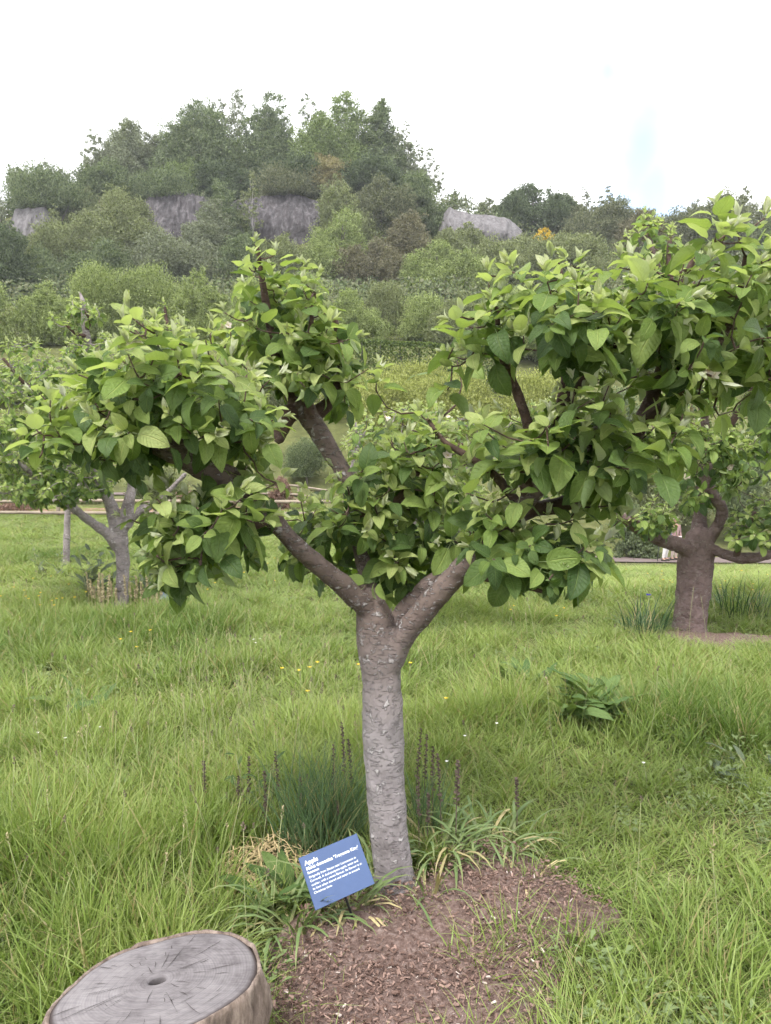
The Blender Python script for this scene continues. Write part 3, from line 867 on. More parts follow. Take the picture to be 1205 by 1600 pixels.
def rosette(g, p, axis, n, size, old, droop, out):
    """Leaves round a shoot tip. out gets (pos, frame, length, variant, age)."""
    axis = unit(axis)
    u = unit(np.cross(axis, [.3, .2, .9] if abs(axis[2]) < .9 else [1, 0, 0])); w = np.cross(axis, u)
    phi0 = g.uniform(0, 6.28)
    for k in range(n):
        t = k / max(1, n - 1)              # 0 = inner, youngest
        phi = phi0 + k * 2.39996 + g.normal() * .25
        th = R(28) + R(68) * t ** .8 + g.normal() * R(9)
        d = math.cos(th) * axis + math.sin(th) * (u * math.cos(phi) + w * math.sin(phi))
        d = d + np.array([0, 0, -1]) * (droop * (.25 + .9 * t) + abs(g.normal()) * .10)
        d = unit(d)
        nn = axis * .7 + np.array([0, -.10, .55]) + g.normal(size=3) * .22
        nn = nn - d * np.dot(nn, d)
        nn = unit(nn)
        L = size * .88 * (0.46 + .60 * min(1, t * 1.5)) * g.uniform(.70, 1.22)
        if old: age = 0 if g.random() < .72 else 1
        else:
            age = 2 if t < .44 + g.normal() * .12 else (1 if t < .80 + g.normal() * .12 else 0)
        pos = p - axis * size * (.08 + .95 * t)
        out.append((pos, np.stack([np.cross(d, nn), d, nn], 1), L, int(g.integers(len(LEAFV))), age))
    if not old:
        for k in range(4):
            phi = g.uniform(0, 6.28)
            d = unit(axis + .45 * (u * math.cos(phi) + w * math.sin(phi)))
            nn = axis - d * np.dot(axis, d) + 1e-3; nn = unit(-nn if g.random() < .0 else nn)
            out.append((p, np.stack([np.cross(d, nn), d, nn], 1), size * g.uniform(.28, .52), int(g.integers(len(BUDV))), 3))

def place_leaves(root, leaves, n_single):
    """The leaves that show largest become objects of their own; the rest are one mesh."""
    rootp = np.array(root.location)
    # which leaves show: points on each leaf into a coarse depth buffer
    cnt = np.zeros(len(leaves), int)
    pts, ids = [], []
    for i, (p, Fm, L, var, age) in enumerate(leaves):
        V = (BUDV if age == 3 else LEAFV)[var][0][:40]
        pts.append(p + (V * L) @ Fm.T); ids.append(np.full(len(V), i))
    pts = np.concatenate(pts); ids = np.concatenate(ids)
    pr = project(pts)
    cell = 5
    cx = (pr[:, 0] / cell).astype(int); cy = (pr[:, 1] / cell).astype(int)
    ok = (pr[:, 0] > 0) & (pr[:, 0] < 1205) & (pr[:, 1] > 0) & (pr[:, 1] < 1600)
    key = cy * 4000 + cx
    order = np.argsort(-pr[:, 2])
    best = {}
    for k in order:
        if ok[k]: best[key[k]] = ids[k]
    for i in best.values(): cnt[i] += 1
    single = set(np.argsort(-cnt)[:n_single].tolist())
    mb = MB()
    for i, (p, Fm, L, var, age) in enumerate(leaves):
        if i in single and cnt[i] > 0:
            T = Matrix(((*(Fm[0] * L), p[0] - rootp[0]), (*(Fm[1] * L), p[1] - rootp[1]), (*(Fm[2] * L), p[2] - rootp[2]), (0, 0, 0, 1)))
            link('leaf', leaf_mesh(var, age), root, T)
        else:
            V, Q, U = (BUDV if age == 3 else LEAFV)[var]
            mb.add(p + (V * L) @ Fm.T, quads=Q, uvq=U, mat=age)
    if mb.n:
        build(mb, 'foliage', [M[a] for a in AGES], root, kind='stuff')

def px_path(pts, n):
    """(px, py, Y, radius in px) rows -> smoothed world path and radii."""
    P = np.array([[*at(a, b, y), r * y / F * 1.04] for a, b, y, r in pts])
    S = spline(P, n)
    return S[:, :3], np.maximum(S[:, 3], .0015)

def skeleton_of(paths):
    return np.concatenate([p for p in paths])

def grow_twigs(mb, skel, targets, axes, r0, g):
    """Every shoot tip joins the nearest wood already there."""
    S = list(skel)
    arr = np.array(S)
    d0 = np.array([np.min(np.linalg.norm(arr - t, axis=1)) for t in targets])
    for i in np.argsort(d0):
        t = targets[i]
        dd = np.linalg.norm(arr - t, axis=1) + np.maximum(0, arr[:, 2] - t[2]) * .8
        j = int(np.argmin(dd)); a = arr[j]; L = np.linalg.norm(t - a)
        if L < .01: continue
        ax = unit(axes[i])
        mid = (a + t) / 2 - ax * L * .22 + g.normal(size=3) * L * .07
        n = max(4, int(L / .05))
        path = spline([a, mid, t], n)
        rr = np.linspace(min(r0 * 1.5, r0 * (.55 + L * 2)), r0 * .45, n)
        add_tube(mb, path, rr, 6, mat=0)
        arr = np.concatenate([arr, path[1:]])
    return arr

M['petal'] = leaf_mat('apple_petal', (0.62, 0.50, 0.53), (0.80, 0.74, 0.74), (0.70, 0.50, 0.55), trans=.3, rough=.6, veins=False)
M['stamen'] = simple('stamen', (0.55, 0.45, 0.12), .6, .2, .2, 60)
def petal_mesh():
    ts = np.linspace(0, 1, 5); V = []
    for t in ts:
        w = .42 * math.sin(math.pi * (t * .86 + .07)) ** .8
        for c in (-1, 0, 1):
            V.append((c * w, t, .22 * t * t + .18 * abs(c) * t))
    Q = [(i * 3 + j, i * 3 + j + 1, i * 3 + 4 + j, i * 3 + 3 + j) for i in range(4) for j in range(2)]
    mb = MB(); mb.add(V, quads=Q)
    return mb.mesh('petal', M['petal'])
PETAL = petal_mesh()
def _centre():
    mb = MB(); g = np.random.default_rng(1)
    for k in range(9):
        a = k * 2.4; r = .22
        add_tube(mb, [[0, 0, 0], [r * math.cos(a) * .6, r * math.sin(a) * .6, .2], [r * math.cos(a), r * math.sin(a), .34]], [.02, .018, .035], 4)
    return mb.mesh('stamens', M['stamen'])
STAMENS = _centre()
def blossom(root, p, axis, size, g):
    """Cluster of five-petalled flowers: each flower a part of the tree, its petals sub-parts."""
    rootp = np.array(root.location)
    q = Vector(axis).to_track_quat('Z', 'Y').to_matrix().to_4x4()
    fl = link('blossom', STAMENS, root, Matrix.Translation(Vector(p - rootp)) @ q @ Matrix.Scale(size, 4))
    for k in range(5):
        link('petal', PETAL, fl, Matrix.Rotation(k * 1.2566 + g.normal() * .1, 4, 'Z') @ Matrix.Rotation(g.uniform(0, .35), 4, 'X'))

def apple_tree(spec):
    g = np.random.default_rng(spec['seed'])
    base = np.array(spec['base'])
    root = thing(spec['name'], base, spec['label'], 'tree', spec.get('group'))
    paths = []
    core = MB()
    ncore = spec.get('core', 0)
    for li, (nm, mat, seg, wob, pts) in enumerate(spec['limbs']):
        n = max(8, int(len(pts) * spec.get('res', 9)))
        P, rr = px_path(pts, n)
        if nm == 'trunk':
            k = max(2, n // 7)
            rr[:k] *= np.linspace(spec.get('flare', 1.35), 1, k)
        # lumps and knots
        if wob:
            rr = rr * (1 + wob * .5 * np.array([mnoise.noise(Vector(p * 9)) for p in P]))
        paths.append(P)
        if li < ncore:          # trunk and main limbs grow out of one another: one continuous skin
            V, Q, uv, tr = tube(P, rr, seg, wob)
            b0 = len(V); V = np.concatenate([V, P[:1]])
            tr = np.concatenate([tr, [[(k + 1) % seg, k, b0] for k in range(seg)]])
            core.add(V, quads=Q, tris=tr, uvq=uv)
            if li == ncore - 1:
                to = build(core, 'trunk', M[spec['limbs'][0][1]], root)
                rm = to.modifiers.new('skin', 'REMESH'); rm.mode = 'VOXEL'; rm.voxel_size = spec.get('voxel', .005); rm.use_smooth_shade = True
                sm = to.modifiers.new('soften', 'SMOOTH'); sm.factor = .5; sm.iterations = 7
                tx = bpy.data.textures.new('lumps', 'CLOUDS'); tx.noise_scale = .05; tx.noise_depth = 3
                dm = to.modifiers.new('lumps', 'DISPLACE'); dm.texture = tx; dm.strength = spec.get('lump', .008); dm.mid_level = .5; dm.texture_coords = 'LOCAL'
            continue
        mb = MB(); add_tube(mb, P, rr, seg, wob)
        build(mb, nm, M[mat], root)
    skel = skeleton_of(paths)
    leaves, tips, axes = [], [], []
    for poly, y0, y1, count, size, pold in spec['crown']:
        poly = np.array(poly, float)
        lo, hi = poly.min(0), poly.max(0)
        got, tries = [], 0
        mind = math.sqrt((hi - lo).prod() / count) * .5
        while len(got) < count and tries < count * 60:
            tries += 1
            q = g.uniform(lo, hi)
            if not in_poly(q, poly)[0]: continue
            Y = g.uniform(y0, y1)
            if any((q[0] - a) ** 2 + (q[1] - b) ** 2 + ((Y - c) * 260) ** 2 < mind ** 2 for a, b, c in got): continue
            got.append((q[0], q[1], Y))
        if spec.get('edge'):
            nE = max(6, count // 5)
            per = np.roll(poly, -1, 0) - poly; ln_ = np.linalg.norm(per, axis=1); cum = np.cumsum(ln_)
            cm_ = poly.mean(0)
            for _ in range(nE):
                u_ = g.uniform(0, cum[-1]); i_ = int(np.searchsorted(cum, u_)); q = poly[i_] + per[i_] * g.random()
                q = q + (q - cm_) / np.linalg.norm(q - cm_) * g.uniform(8, 34)
                p = at(q[0], q[1], g.uniform(y0, y1)); dv = (q - cm_) / np.linalg.norm(q - cm_)
                ax = unit(np.array([dv[0], g.normal() * .3 - .1, -dv[1] * .6 + .45]))
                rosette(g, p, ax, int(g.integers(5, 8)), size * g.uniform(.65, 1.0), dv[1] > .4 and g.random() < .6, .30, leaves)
                tips.append(p - ax * size * .3); axes.append(ax)
        cen = poly.mean(0)
        ymid = (y0 + y1) / 2
        for a, b, Y in got:
            p = at(a, b, Y)
            outw = np.array([(a - cen[0]) / (hi[0] - lo[0]) * 1.5, (Y - ymid) / (y1 - y0) * 1.2 - .15, -(b - cen[1]) / (hi[1] - lo[1]) * 1.1])
            # how near the top of the crown here
            above = sum(1 for a2, b2, Y2 in got if abs(a2 - a) < 55 * spec['k'] and b2 < b - 45 * spec['k'])
            top = above <= 1
            ax = unit(outw + np.array([0, 0, 1.25 if top else .45]) + g.normal(size=3) * .25)
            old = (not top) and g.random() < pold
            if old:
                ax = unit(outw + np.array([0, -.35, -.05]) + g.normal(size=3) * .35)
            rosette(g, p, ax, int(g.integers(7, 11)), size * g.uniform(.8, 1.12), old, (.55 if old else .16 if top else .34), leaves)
            tips.append(p - ax * size * .3); axes.append(ax)
    for a, b, Y, s in spec.get('shoots', []):        # upright pale shoots seen against the background
        p = at(a, b, Y)
        ax = unit(np.array([g.normal() * .12 + (-.25 if a < 200 else 0), -.05 + g.normal() * .1, 1]))
        rosette(g, p, ax, int(g.integers(7, 10)), s, False, .12, leaves)
        tips.append(p - ax * s * .1); axes.append(ax)
        tips.append(p - ax * s * 1.0 + g.normal(size=3) * .01); axes.append(ax)
    tw = MB()
    grow_twigs(tw, skel, tips, axes, spec['twig'], g)
    build(tw, 'twigs', M[spec.get('twigmat', 'bark_dark')], root, kind='stuff')
    for a, b, Y, s in spec.get('blossoms', []):
        for k in range(3):
            ax = unit(np.array([g.normal() * .5, -.9, .5 + g.normal() * .3]))
            blossom(root, at(a, b, Y) + g.normal(size=3) * s * .9, ax, s, g)
    place_leaves(root, leaves, spec.get('single', 300))
    return root

TY = float(on_plane(612, 1392)[1])
MAIN = dict(name='apple_tree', seed=4, base=on_plane(612, 1392), k=1.0,
  label='apple tree in the foreground with a pale trunk beside the blue plant sign',
  flare=1.28, res=12, core=7, edge=True, twig=.0042, single=300,
  limbs=[
   ('trunk', 'bark', 36, .10, [(619, 1398, TY, 33), (616, 1372, TY, 32), (609, 1310, TY, 30.5), (603, 1230, TY, 30), (600, 1150, TY, 30.5), (597, 1080, TY, 31.5), (592, 1020, TY, 31), (586, 975, TY, 28), (580, 945, TY + .01, 22), (577, 925, TY + .03, 12)]),
   ('branch', 'bark_limb', 26, .12, [(598, 1095, TY - .005, 14), (606, 1048, TY - .015, 17), (632, 992, TY - .04, 18), (672, 942, TY - .08, 18), (712, 900, TY - .11, 17), (752, 858, TY - .14, 16), (800, 808, TY - .18, 14), (845, 760, TY - .2, 13), (890, 715, TY - .2, 13), (935, 672, TY - .15, 10)]),
   ('branch', 'bark_limb', 24, .12, [(588, 975, TY, 16), (568, 945, TY - .03, 17), (536, 915, TY - .08, 15.5), (497, 882, TY - .13, 14.5), (455, 845, TY - .17, 14), (420, 805, TY - .2, 14), (385, 768, TY - .22, 14)]),
   ('branch', 'bark_dark', 24, .25, [(400, 785, TY - .21, 14), (372, 757, TY - .22, 19), (335, 738, TY - .24, 19), (298, 716, TY - .26, 22), (262, 694, TY - .28, 23), (232, 672, TY - .3, 17), (205, 655, TY - .3, 9)]),
   ('branch', 'bark', 24, .14, [(582, 955, TY + .03, 16), (574, 905, TY + .06, 14), (565, 850, TY + .1, 14), (555, 790, TY + .14, 14), (540, 745, TY + .17, 13.5), (518, 708, TY + .19, 14), (497, 672, TY + .2, 15.5), (478, 645, TY + .2, 17), (466, 628, TY + .2, 14)]),
   ('branch', 'bark_limb', 18, .14, [(600, 1000, TY + .02, 14), (642, 940, TY + .03, 13), (680, 905, TY + .02, 12), (700, 888, TY + 0, 9)]),
   ('branch', 'bark_limb', 16, .14, [(572, 950, TY + .03, 12), (540, 925, TY + .04, 10), (510, 900, TY + .06, 8), (480, 868, TY + .1, 5)]),
   ('branch', 'bark_dark', 12, .15, [(484, 655, TY + .15, 9), (481, 610, TY + .14, 6.5), (482, 560, TY + .13, 6), (486, 510, TY + .13, 4), (492, 455, TY + .13, 2.5)]),
   ('branch', 'bark_dark', 14, .18, [(472, 640, TY + .2, 14), (452, 612, TY + .2, 10), (436, 575, TY + .2, 8), (424, 520, TY + .18, 6.5), (412, 450, TY + .16, 5), (402, 385, TY + .15, 3)]),
   ('branch', 'bark_dark', 14, .18, [(488, 652, TY + .21, 13), (512, 632, TY + .22, 10), (530, 600, TY + .22, 8), (534, 560, TY + .2, 6), (524, 500, TY + .18, 4)]),
   ('branch', 'bark_dark', 14, .18, [(466, 640, TY + .2, 13), (448, 650, TY + .18, 15), (438, 672, TY + .17, 13), (436, 690, TY + .16, 7)]),
   ('branch', 'bark_dark', 18, .16, [(778, 832, TY - .16, 13), (822, 800, TY - .1, 12), (872, 790, TY - .03, 12), (922, 768, TY + .0, 13), (952, 735, TY + .02, 13), (985, 690, TY + .0, 12), (1015, 630, TY - .05, 11), (1040, 560, TY - .1, 9), (1055, 480, TY - .12, 7), (1085, 400, TY - .15, 4)]),
   ('branch', 'bark_dark', 16, .16, [(826, 780, TY - .19, 11), (818, 725, TY - .22, 9), (826, 672, TY - .24, 8.5), (812, 625, TY - .25, 7.5), (796, 585, TY - .25, 7), (782, 545, TY - .25, 5.5), (776, 480, TY - .25, 3)]),
   ('branch', 'bark_dark', 16, .16, [(845, 758, TY - .2, 11), (862, 690, TY - .2, 10), (876, 640, TY - .2, 9), (912, 585, TY - .2, 9), (955, 540, TY - .2, 8), (1000, 492, TY - .2, 6), (1045, 450, TY - .2, 3)]),
   ('branch', 'bark_dark', 12, .16, [(874, 642, TY - .2, 8), (884, 590, TY - .18, 7), (884, 545, TY - .17, 6), (880, 480, TY - .16, 4), (876, 420, TY - .16, 2.5)]),
   ('branch', 'bark_dark', 12, .16, [(812, 790, TY - .18, 8), (775, 745, TY - .1, 6), (735, 715, TY - .05, 6), (695, 690, TY + .0, 4), (668, 655, TY + .02, 3)]),
   ('branch', 'bark_dark', 14, .16, [(752, 862, TY - .13, 10), (742, 895, TY - .15, 7), (770, 905, TY - .2, 6), (815, 915, TY - .26, 4.5), (850, 925, TY - .3, 3)]),
   ('branch', 'bark_dark', 14, .18, [(420, 806, TY - .2, 11), (392, 822, TY - .24, 8), (358, 830, TY - .28, 6), (310, 836, TY - .32, 5), (275, 850, TY - .34, 3.5)]),
   ('branch', 'bark_dark', 12, .18, [(300, 716, TY - .26, 12), (290, 660, TY - .26, 7), (282, 600, TY - .26, 5), (270, 545, TY - .25, 3.5)]),
   ('branch', 'bark_dark', 12, .18, [(560, 815, TY + .1, 10), (612, 790, TY + .12, 7), (650, 742, TY + .14, 5), (664, 700, TY + .14, 3)]),
   ('branch', 'bark_dark', 14, .16, [(1000, 660, TY - .03, 10), (1050, 620, TY - .15, 8), (1110, 560, TY - .22, 6.5), (1150, 480, TY - .25, 5), (1165, 400, TY - .27, 3)]),
  ],
  crown=[
   ([(48, 655), (85, 600), (165, 560), (190, 525), (225, 505), (300, 525), (350, 545), (400, 590), (430, 640), (430, 690), (385, 715), (330, 690), (280, 660), (230, 660), (210, 720), (160, 735), (110, 700)], TY - .62, TY - .08, 72, .100, .30),
   ([(225, 760), (300, 745), (340, 750), (400, 720), (430, 740), (400, 830), (365, 850), (315, 855), (290, 900), (245, 900), (215, 880)], TY - .58, TY - .18, 36, .102, .75),
   ([(375, 430), (385, 395), (430, 400), (475, 430), (515, 480), (550, 530), (575, 560), (580, 600), (545, 625), (520, 580), (470, 590), (445, 640), (425, 600), (370, 540), (345, 515), (370, 480)], TY - .05, TY + .40, 60, .090, .30),
   ([(440, 880), (440, 820), (480, 775), (540, 755), (550, 710), (590, 680), (660, 650), (705, 670), (725, 740), (745, 800), (735, 880), (680, 885), (625, 930), (575, 915), (520, 870), (480, 890)], TY - .10, TY + .45, 100, .094, .15),
   ([(705, 545), (720, 500), (755, 440), (820, 430), (880, 415), (940, 430), (1000, 420), (1060, 420), (1100, 380), (1150, 360), (1260, 360), (1280, 580), (1180, 590), (1130, 620), (1080, 600), (1000, 600), (960, 560), (850, 540), (780, 520), (740, 570)], TY - .60, TY + .10, 100, .102, .32),
   ([(740, 640), (800, 650), (850, 620), (900, 600), (980, 600), (1080, 620), (1090, 670), (1030, 690), (1010, 770), (980, 800), (900, 740), (850, 720), (800, 730), (745, 720)], TY - .50, TY + .08, 56, .100, .38),
   ([(735, 760), (790, 770), (850, 790), (920, 800), (960, 810), (960, 850), (910, 870), (870, 920), (830, 935), (780, 900), (745, 850)], TY - .50, TY - .02, 38, .098, .75),
  ],
  shoots=[(398, 378, TY + .12, .085), (432, 392, TY + .12, .085), (470, 412, TY + .1, .085), (492, 455, TY + .1, .085), (512, 482, TY + .1, .085), (222, 500, TY - .3, .10), (285, 515, TY - .28, .10), (302, 528, TY - .25, .095), (120, 580, TY - .4, .10), (160, 568, TY - .4, .095), (78, 620, TY - .45, .10), (52, 660, TY - .48, .095), (172, 630, TY - .5, .09), (330, 505, TY - .05, .08), (350, 485, TY, .08),
     (762, 425, TY - .3, .105), (800, 420, TY - .3, .10), (862, 402, TY - .3, .10), (905, 412, TY - .28, .10), (985, 405, TY - .3, .10), (1020, 412, TY - .3, .10), (1070, 405, TY - .3, .10), (1118, 322, TY - .3, .105), (1150, 345, TY - .32, .105), (1196, 335, TY - .3, .105), (1105, 400, TY - .3, .10),
     (592, 572, TY + .05, .085), (655, 640, TY + .05, .09), (690, 650, TY, .085), (545, 770, TY, .075), (590, 800, TY, .075), (470, 780, TY, .08), (640, 700, TY + .1, .075), (575, 700, TY + .15, .07), (700, 560, TY - .3, .10), (720, 490, TY - .35, .10), (955, 590, TY - .45, .095), (860, 660, TY - .5, .09)],
  blossoms=[(1092, 588, TY - .42, .02), (1110, 592, TY - .42, .02), (705, 720, TY - .02, .018), (345, 510, TY + .0, .014), (1060, 515, TY - .2, .014), (1072, 640, TY - .3, .013)])
main_tree = apple_tree(MAIN)

RY = float(on_plane(1077, 985)[1])
RIGHT = dict(name='apple_tree', seed=9, base=on_plane(1077, 985), k=.55,
  label='thick-trunked reddish apple tree behind on the right, its low limb reaching left', flare=1.15, res=9, core=5, voxel=.011, lump=.02, twig=.0045, single=300, twigmat='bark_dark',
  limbs=[
   ('trunk', 'bark_red', 26, .14, [(1077, 992, RY, 24), (1080, 960, RY, 24.5), (1084, 920, RY, 24), (1087, 885, RY, 24), (1090, 858, RY, 25), (1092, 838, RY, 20), (1094, 825, RY, 10)]),
   ('branch', 'bark_dark', 16, .16, [(1085, 862, RY, 14), (1062, 852, RY - .1, 12), (1030, 842, RY - .2, 10.5), (1000, 826, RY - .3, 10), (972, 808, RY - .4, 8), (945, 795, RY - .5, 5)]),
   ('branch', 'bark_grey', 16, .16, [(1091, 845, RY + .05, 13), (1094, 800, RY + .1, 9.5), (1097, 765, RY + .12, 8.5), (1104, 715, RY + .1, 7.5), (1098, 640, RY, 6.5), (1080, 560, RY - .1, 6), (1050, 470, RY - .15, 5), (1022, 400, RY - .2, 4.5), (1010, 345, RY - .2, 2.5)]),
   ('branch', 'bark_dark', 14, .16, [(1100, 850, RY, 12), (1122, 820, RY - .05, 9), (1128, 795, RY - .08, 9), (1112, 770, RY - .1, 9), (1105, 735, RY - .1, 8), (1120, 690, RY - .1, 5)]),
   ('branch', 'bark_grey', 14, .22, [(1096, 850, RY - .03, 12), (1122, 862, RY - .1, 8), (1160, 872, RY - .2, 8), (1205, 866, RY - .25, 7), (1260, 850, RY - .3, 5)]),
   ('branch', 'bark_dark', 12, .2, [(1104, 715, RY + .1, 7), (1150, 650, RY + .1, 5), (1200, 560, RY + .1, 4), (1230, 480, RY, 3)]),
   ('branch', 'bark_dark', 12, .2, [(1052, 470, RY - .15, 5), (1045, 400, RY - .1, 3.5), (1050, 360, RY - .1, 2.5)]),
   ('branch', 'bark_dark', 12, .2, [(1150, 870, RY - .2, 6), (1160, 840, RY - .25, 4), (1180, 800, RY - .25, 3)]),
  ],
  crown=[
   ([(965, 410), (980, 360), (1000, 335), (1030, 335), (1070, 365), (1075, 440), (1040, 470), (980, 450)], RY - .6, RY + .4, 38, .105, .5),
   ([(1010, 620), (1100, 560), (1250, 520), (1300, 640), (1290, 740), (1160, 760), (1120, 790), (1050, 800), (1000, 760)], RY - .9, RY + .7, 190, .098, .35),
   ([(1030, 640), (1140, 620), (1200, 700), (1150, 770), (1060, 790), (1015, 740)], RY - 1.0, RY - .4, 46, .095, .4),
   ([(990, 790), (1040, 770), (1060, 815), (1010, 815)], RY - .8, RY - .2, 16, .085, .4),
   ([(985, 800), (1050, 790), (1060, 830), (1010, 825), (960, 800)], RY - .6, RY + .2, 24, .085, .4),
   ([(1130, 800), (1180, 770), (1290, 770), (1290, 850), (1200, 850), (1140, 850)], RY - .7, RY + .4, 100, .09, .25),
   ([(1060, 450), (1250, 400), (1280, 540), (1080, 560)], RY - .7, RY + .5, 80, .10, .5),
  ],
  shoots=[(1008, 330, RY - .2, .10), (1035, 345, RY - .2, .095), (985, 365, RY - .2, .095), (1180, 690, RY - .4, .09)],
  blossoms=[(1058, 738, RY - .6, .035), (1142, 728, RY - .7, .02)])
apple_tree(RIGHT)

LY = float(on_plane(190, 948)[1])
LEFT = dict(name='apple_tree', seed=21, base=on_plane(190, 948), k=.45,
  label='slim grey-trunked apple tree behind on the left with lichen-flecked forked limbs', flare=1.2, res=9, core=5, voxel=.011, lump=.016, twig=.006, single=260, twigmat='bark_grey',
  limbs=[
   ('trunk', 'bark_grey', 20, .14, [(190, 955, LY, 10), (191, 915, LY, 9.5), (192, 875, LY, 10), (189, 845, LY, 11), (187, 822, LY, 12), (186, 805, LY, 9)]),
   ('branch', 'bark_grey', 14, .2, [(186, 852, LY, 11), (165, 832, LY - .1, 8), (138, 812, LY - .2, 7), (108, 788, LY - .3, 6), (70, 755, LY - .4, 5), (25, 720, LY - .5, 3.5)]),
   ('branch', 'bark_grey', 14, .2, [(183, 825, LY, 12), (172, 785, LY, 9), (158, 752, LY, 8), (138, 712, LY, 7), (112, 670, LY, 5), (80, 620, LY, 4), (60, 560, LY, 3)]),
   ('branch', 'bark_grey', 14, .2, [(190, 822, LY, 11), (202, 782, LY, 8), (208, 740, LY + .1, 7), (190, 690, LY + .1, 6.5), (165, 630, LY, 6), (145, 570, LY, 6), (134, 515, LY - .1, 5.5), (130, 475, LY - .1, 3.5), (124, 455, LY - .1, 2)]),
   ('branch', 'bark_grey', 12, .2, [(193, 825, LY, 9), (215, 800, LY, 7), (245, 785, LY, 5), (290, 740, LY, 3)]),
   ('branch', 'bark_dark', 10, .2, [(134, 515, LY - .1, 4), (141, 500, LY - .15, 3), (132, 485, LY - .2, 2.4)]),
   ('branch', 'bark_dark', 10, .2, [(136, 525, LY - .1, 3.5), (120, 522, LY - .15, 2.5), (104, 508, LY - .2, 2)]),
   ('branch', 'bark_dark', 10, .2, [(80, 620, LY, 3.5), (40, 600, LY - .3, 3), (5, 560, LY - .4, 2)]),
   ('branch', 'bark_dark', 10, .2, [(190, 690, LY + .1, 5), (240, 620, LY, 4), (262, 540, LY, 3), (258, 480, LY, 2)]),
  ],
  crown=[
   ([(-60, 560), (0, 530), (50, 525), (90, 560), (110, 600), (140, 660), (130, 720), (90, 770), (-60, 780)], LY - 1.0, LY + .7, 380, .086, .05),
   ([(90, 560), (110, 520), (170, 520), (200, 560), (190, 680), (140, 680)], LY - .6, LY + .6, 150, .082, .1),
   ([(95, 500), (110, 465), (150, 465), (170, 500), (150, 510)], LY - .4, LY + .2, 16, .080, .2),
   ([(225, 480), (290, 480), (300, 560), (220, 560)], LY - .5, LY + .5, 34, .080, .2),
   ([(20, 720), (130, 720), (190, 720), (180, 760), (110, 790), (20, 790)], LY - .8, LY + .5, 150, .074, .25),
  ],
  shoots=[(125, 462, LY - .1, .09), (80, 492, LY - .2, .09), (150, 480, LY - .1, .085), (20, 540, LY - .3, .085), (255, 470, LY, .085), (105, 500, LY - .2, .085)])
apple_tree(LEFT)

CY = 6.6
CENTRE = dict(name='apple_tree', seed=33, base=[at(598, 985, CY)[0], CY, 0.0], k=.45,
  label='pale-leaved apple tree with white blossom straight behind the foreground trunk', flare=1.15, res=8, twig=.005, single=260, twigmat='bark_grey',
  limbs=[
   ('trunk', 'bark_grey', 18, .14, [(598, 992, CY, 15), (598, 940, CY, 14), (600, 890, CY, 14), (602, 860, CY, 10)]),
   ('branch', 'bark_grey', 12, .2, [(600, 880, CY, 10), (640, 830, CY, 8), (690, 780, CY, 6), (740, 720, CY, 4)]),
   ('branch', 'bark_grey', 12, .2, [(600, 880, CY, 10), (590, 800, CY + .1, 8), (610, 730, CY + .1, 6), (640, 690, CY + .1, 5), (600, 670, CY, 3)]),
   ('branch', 'bark_grey', 12, .2, [(600, 885, CY, 8), (560, 830, CY, 7), (548, 760, CY, 5), (560, 690, CY, 3.5), (555, 660, CY, 2)]),
   ('branch', 'bark_dark', 10, .2, [(640, 690, CY + .1, 4), (690, 700, CY, 3), (740, 690, CY, 2)]),
  ],
  crown=[
   ([(535, 680), (560, 640), (640, 628), (700, 628), (760, 650), (790, 720), (760, 830), (700, 850), (600, 850), (545, 800)], CY - .8, CY + .7, 270, .080, .0),
   ([(740, 640), (850, 620), (960, 650), (960, 780), (800, 800)], CY + .2, CY + 1.2, 110, .08, .1),
  ],
  shoots=[(555, 660, CY - .2, .08), (660, 648, CY, .08), (700, 650, CY, .08)],
  blossoms=[(606, 655, CY - .6, .016), (700, 655, CY - .6, .014)])
apple_tree(CENTRE)

SY = 11.0
SAPL = dict(name='young_apple_tree', seed=41, base=[at(104, 895, SY)[0], SY, 0.0], k=.4,
  label='young apple tree with a thin straight trunk left of the grey-trunked one', flare=1.1, res=7, twig=.006, single=60, twigmat='bark_grey',
  limbs=[
   ('trunk', 'bark_grey', 14, .12, [(103, 900, SY, 5.5), (104, 860, SY, 5), (105, 820, SY, 4.6), (107, 780, SY, 4.2), (108, 740, SY, 3.5), (106, 690, SY, 2.5)]),
   ('branch', 'bark_grey', 10, .2, [(106, 790, SY, 3.5), (80, 760, SY, 2.5), (50, 730, SY, 2)]),
   ('branch', 'bark_grey', 10, .2, [(107, 785, SY, 3.5), (130, 750, SY, 2.5), (160, 725, SY, 2)]),
  ],
  crown=[([(20, 740), (60, 690), (110, 670), (160, 690), (180, 730), (150, 780), (100, 790), (50, 780)], SY - .8, SY + .8, 55, .085, .35)])
apple_tree(SAPL)

# ================================================================== the ground near the camera
MULCH = np.array([on_plane(a, b)[:2] for a, b in [(432, 1500), (470, 1450), (560, 1418), (640, 1398), (690, 1372), (745, 1338), (800, 1338), (850, 1372), (890, 1402), (950, 1436), (930, 1456), (885, 1472), (868, 1520), (880, 1560), (862, 1600), (870, 1700), (700, 1900), (420, 1900), (415, 1600)]])
STUMP_TOP = [(72, 1592), (84, 1566), (108, 1542), (140, 1514), (185, 1488), (240, 1470), (290, 1458), (330, 1454), (368, 1460), (394, 1478), (405, 1504), (400, 1530), (384, 1552), (350, 1577), (305, 1602), (255, 1622), (190, 1636), (125, 1636), (85, 1620)]
STUMP_H = 0.34
STUMP = np.array([on_plane(a, b, STUMP_H)[:2] for a, b in STUMP_TOP])
STUMP_C = STUMP.mean(0)

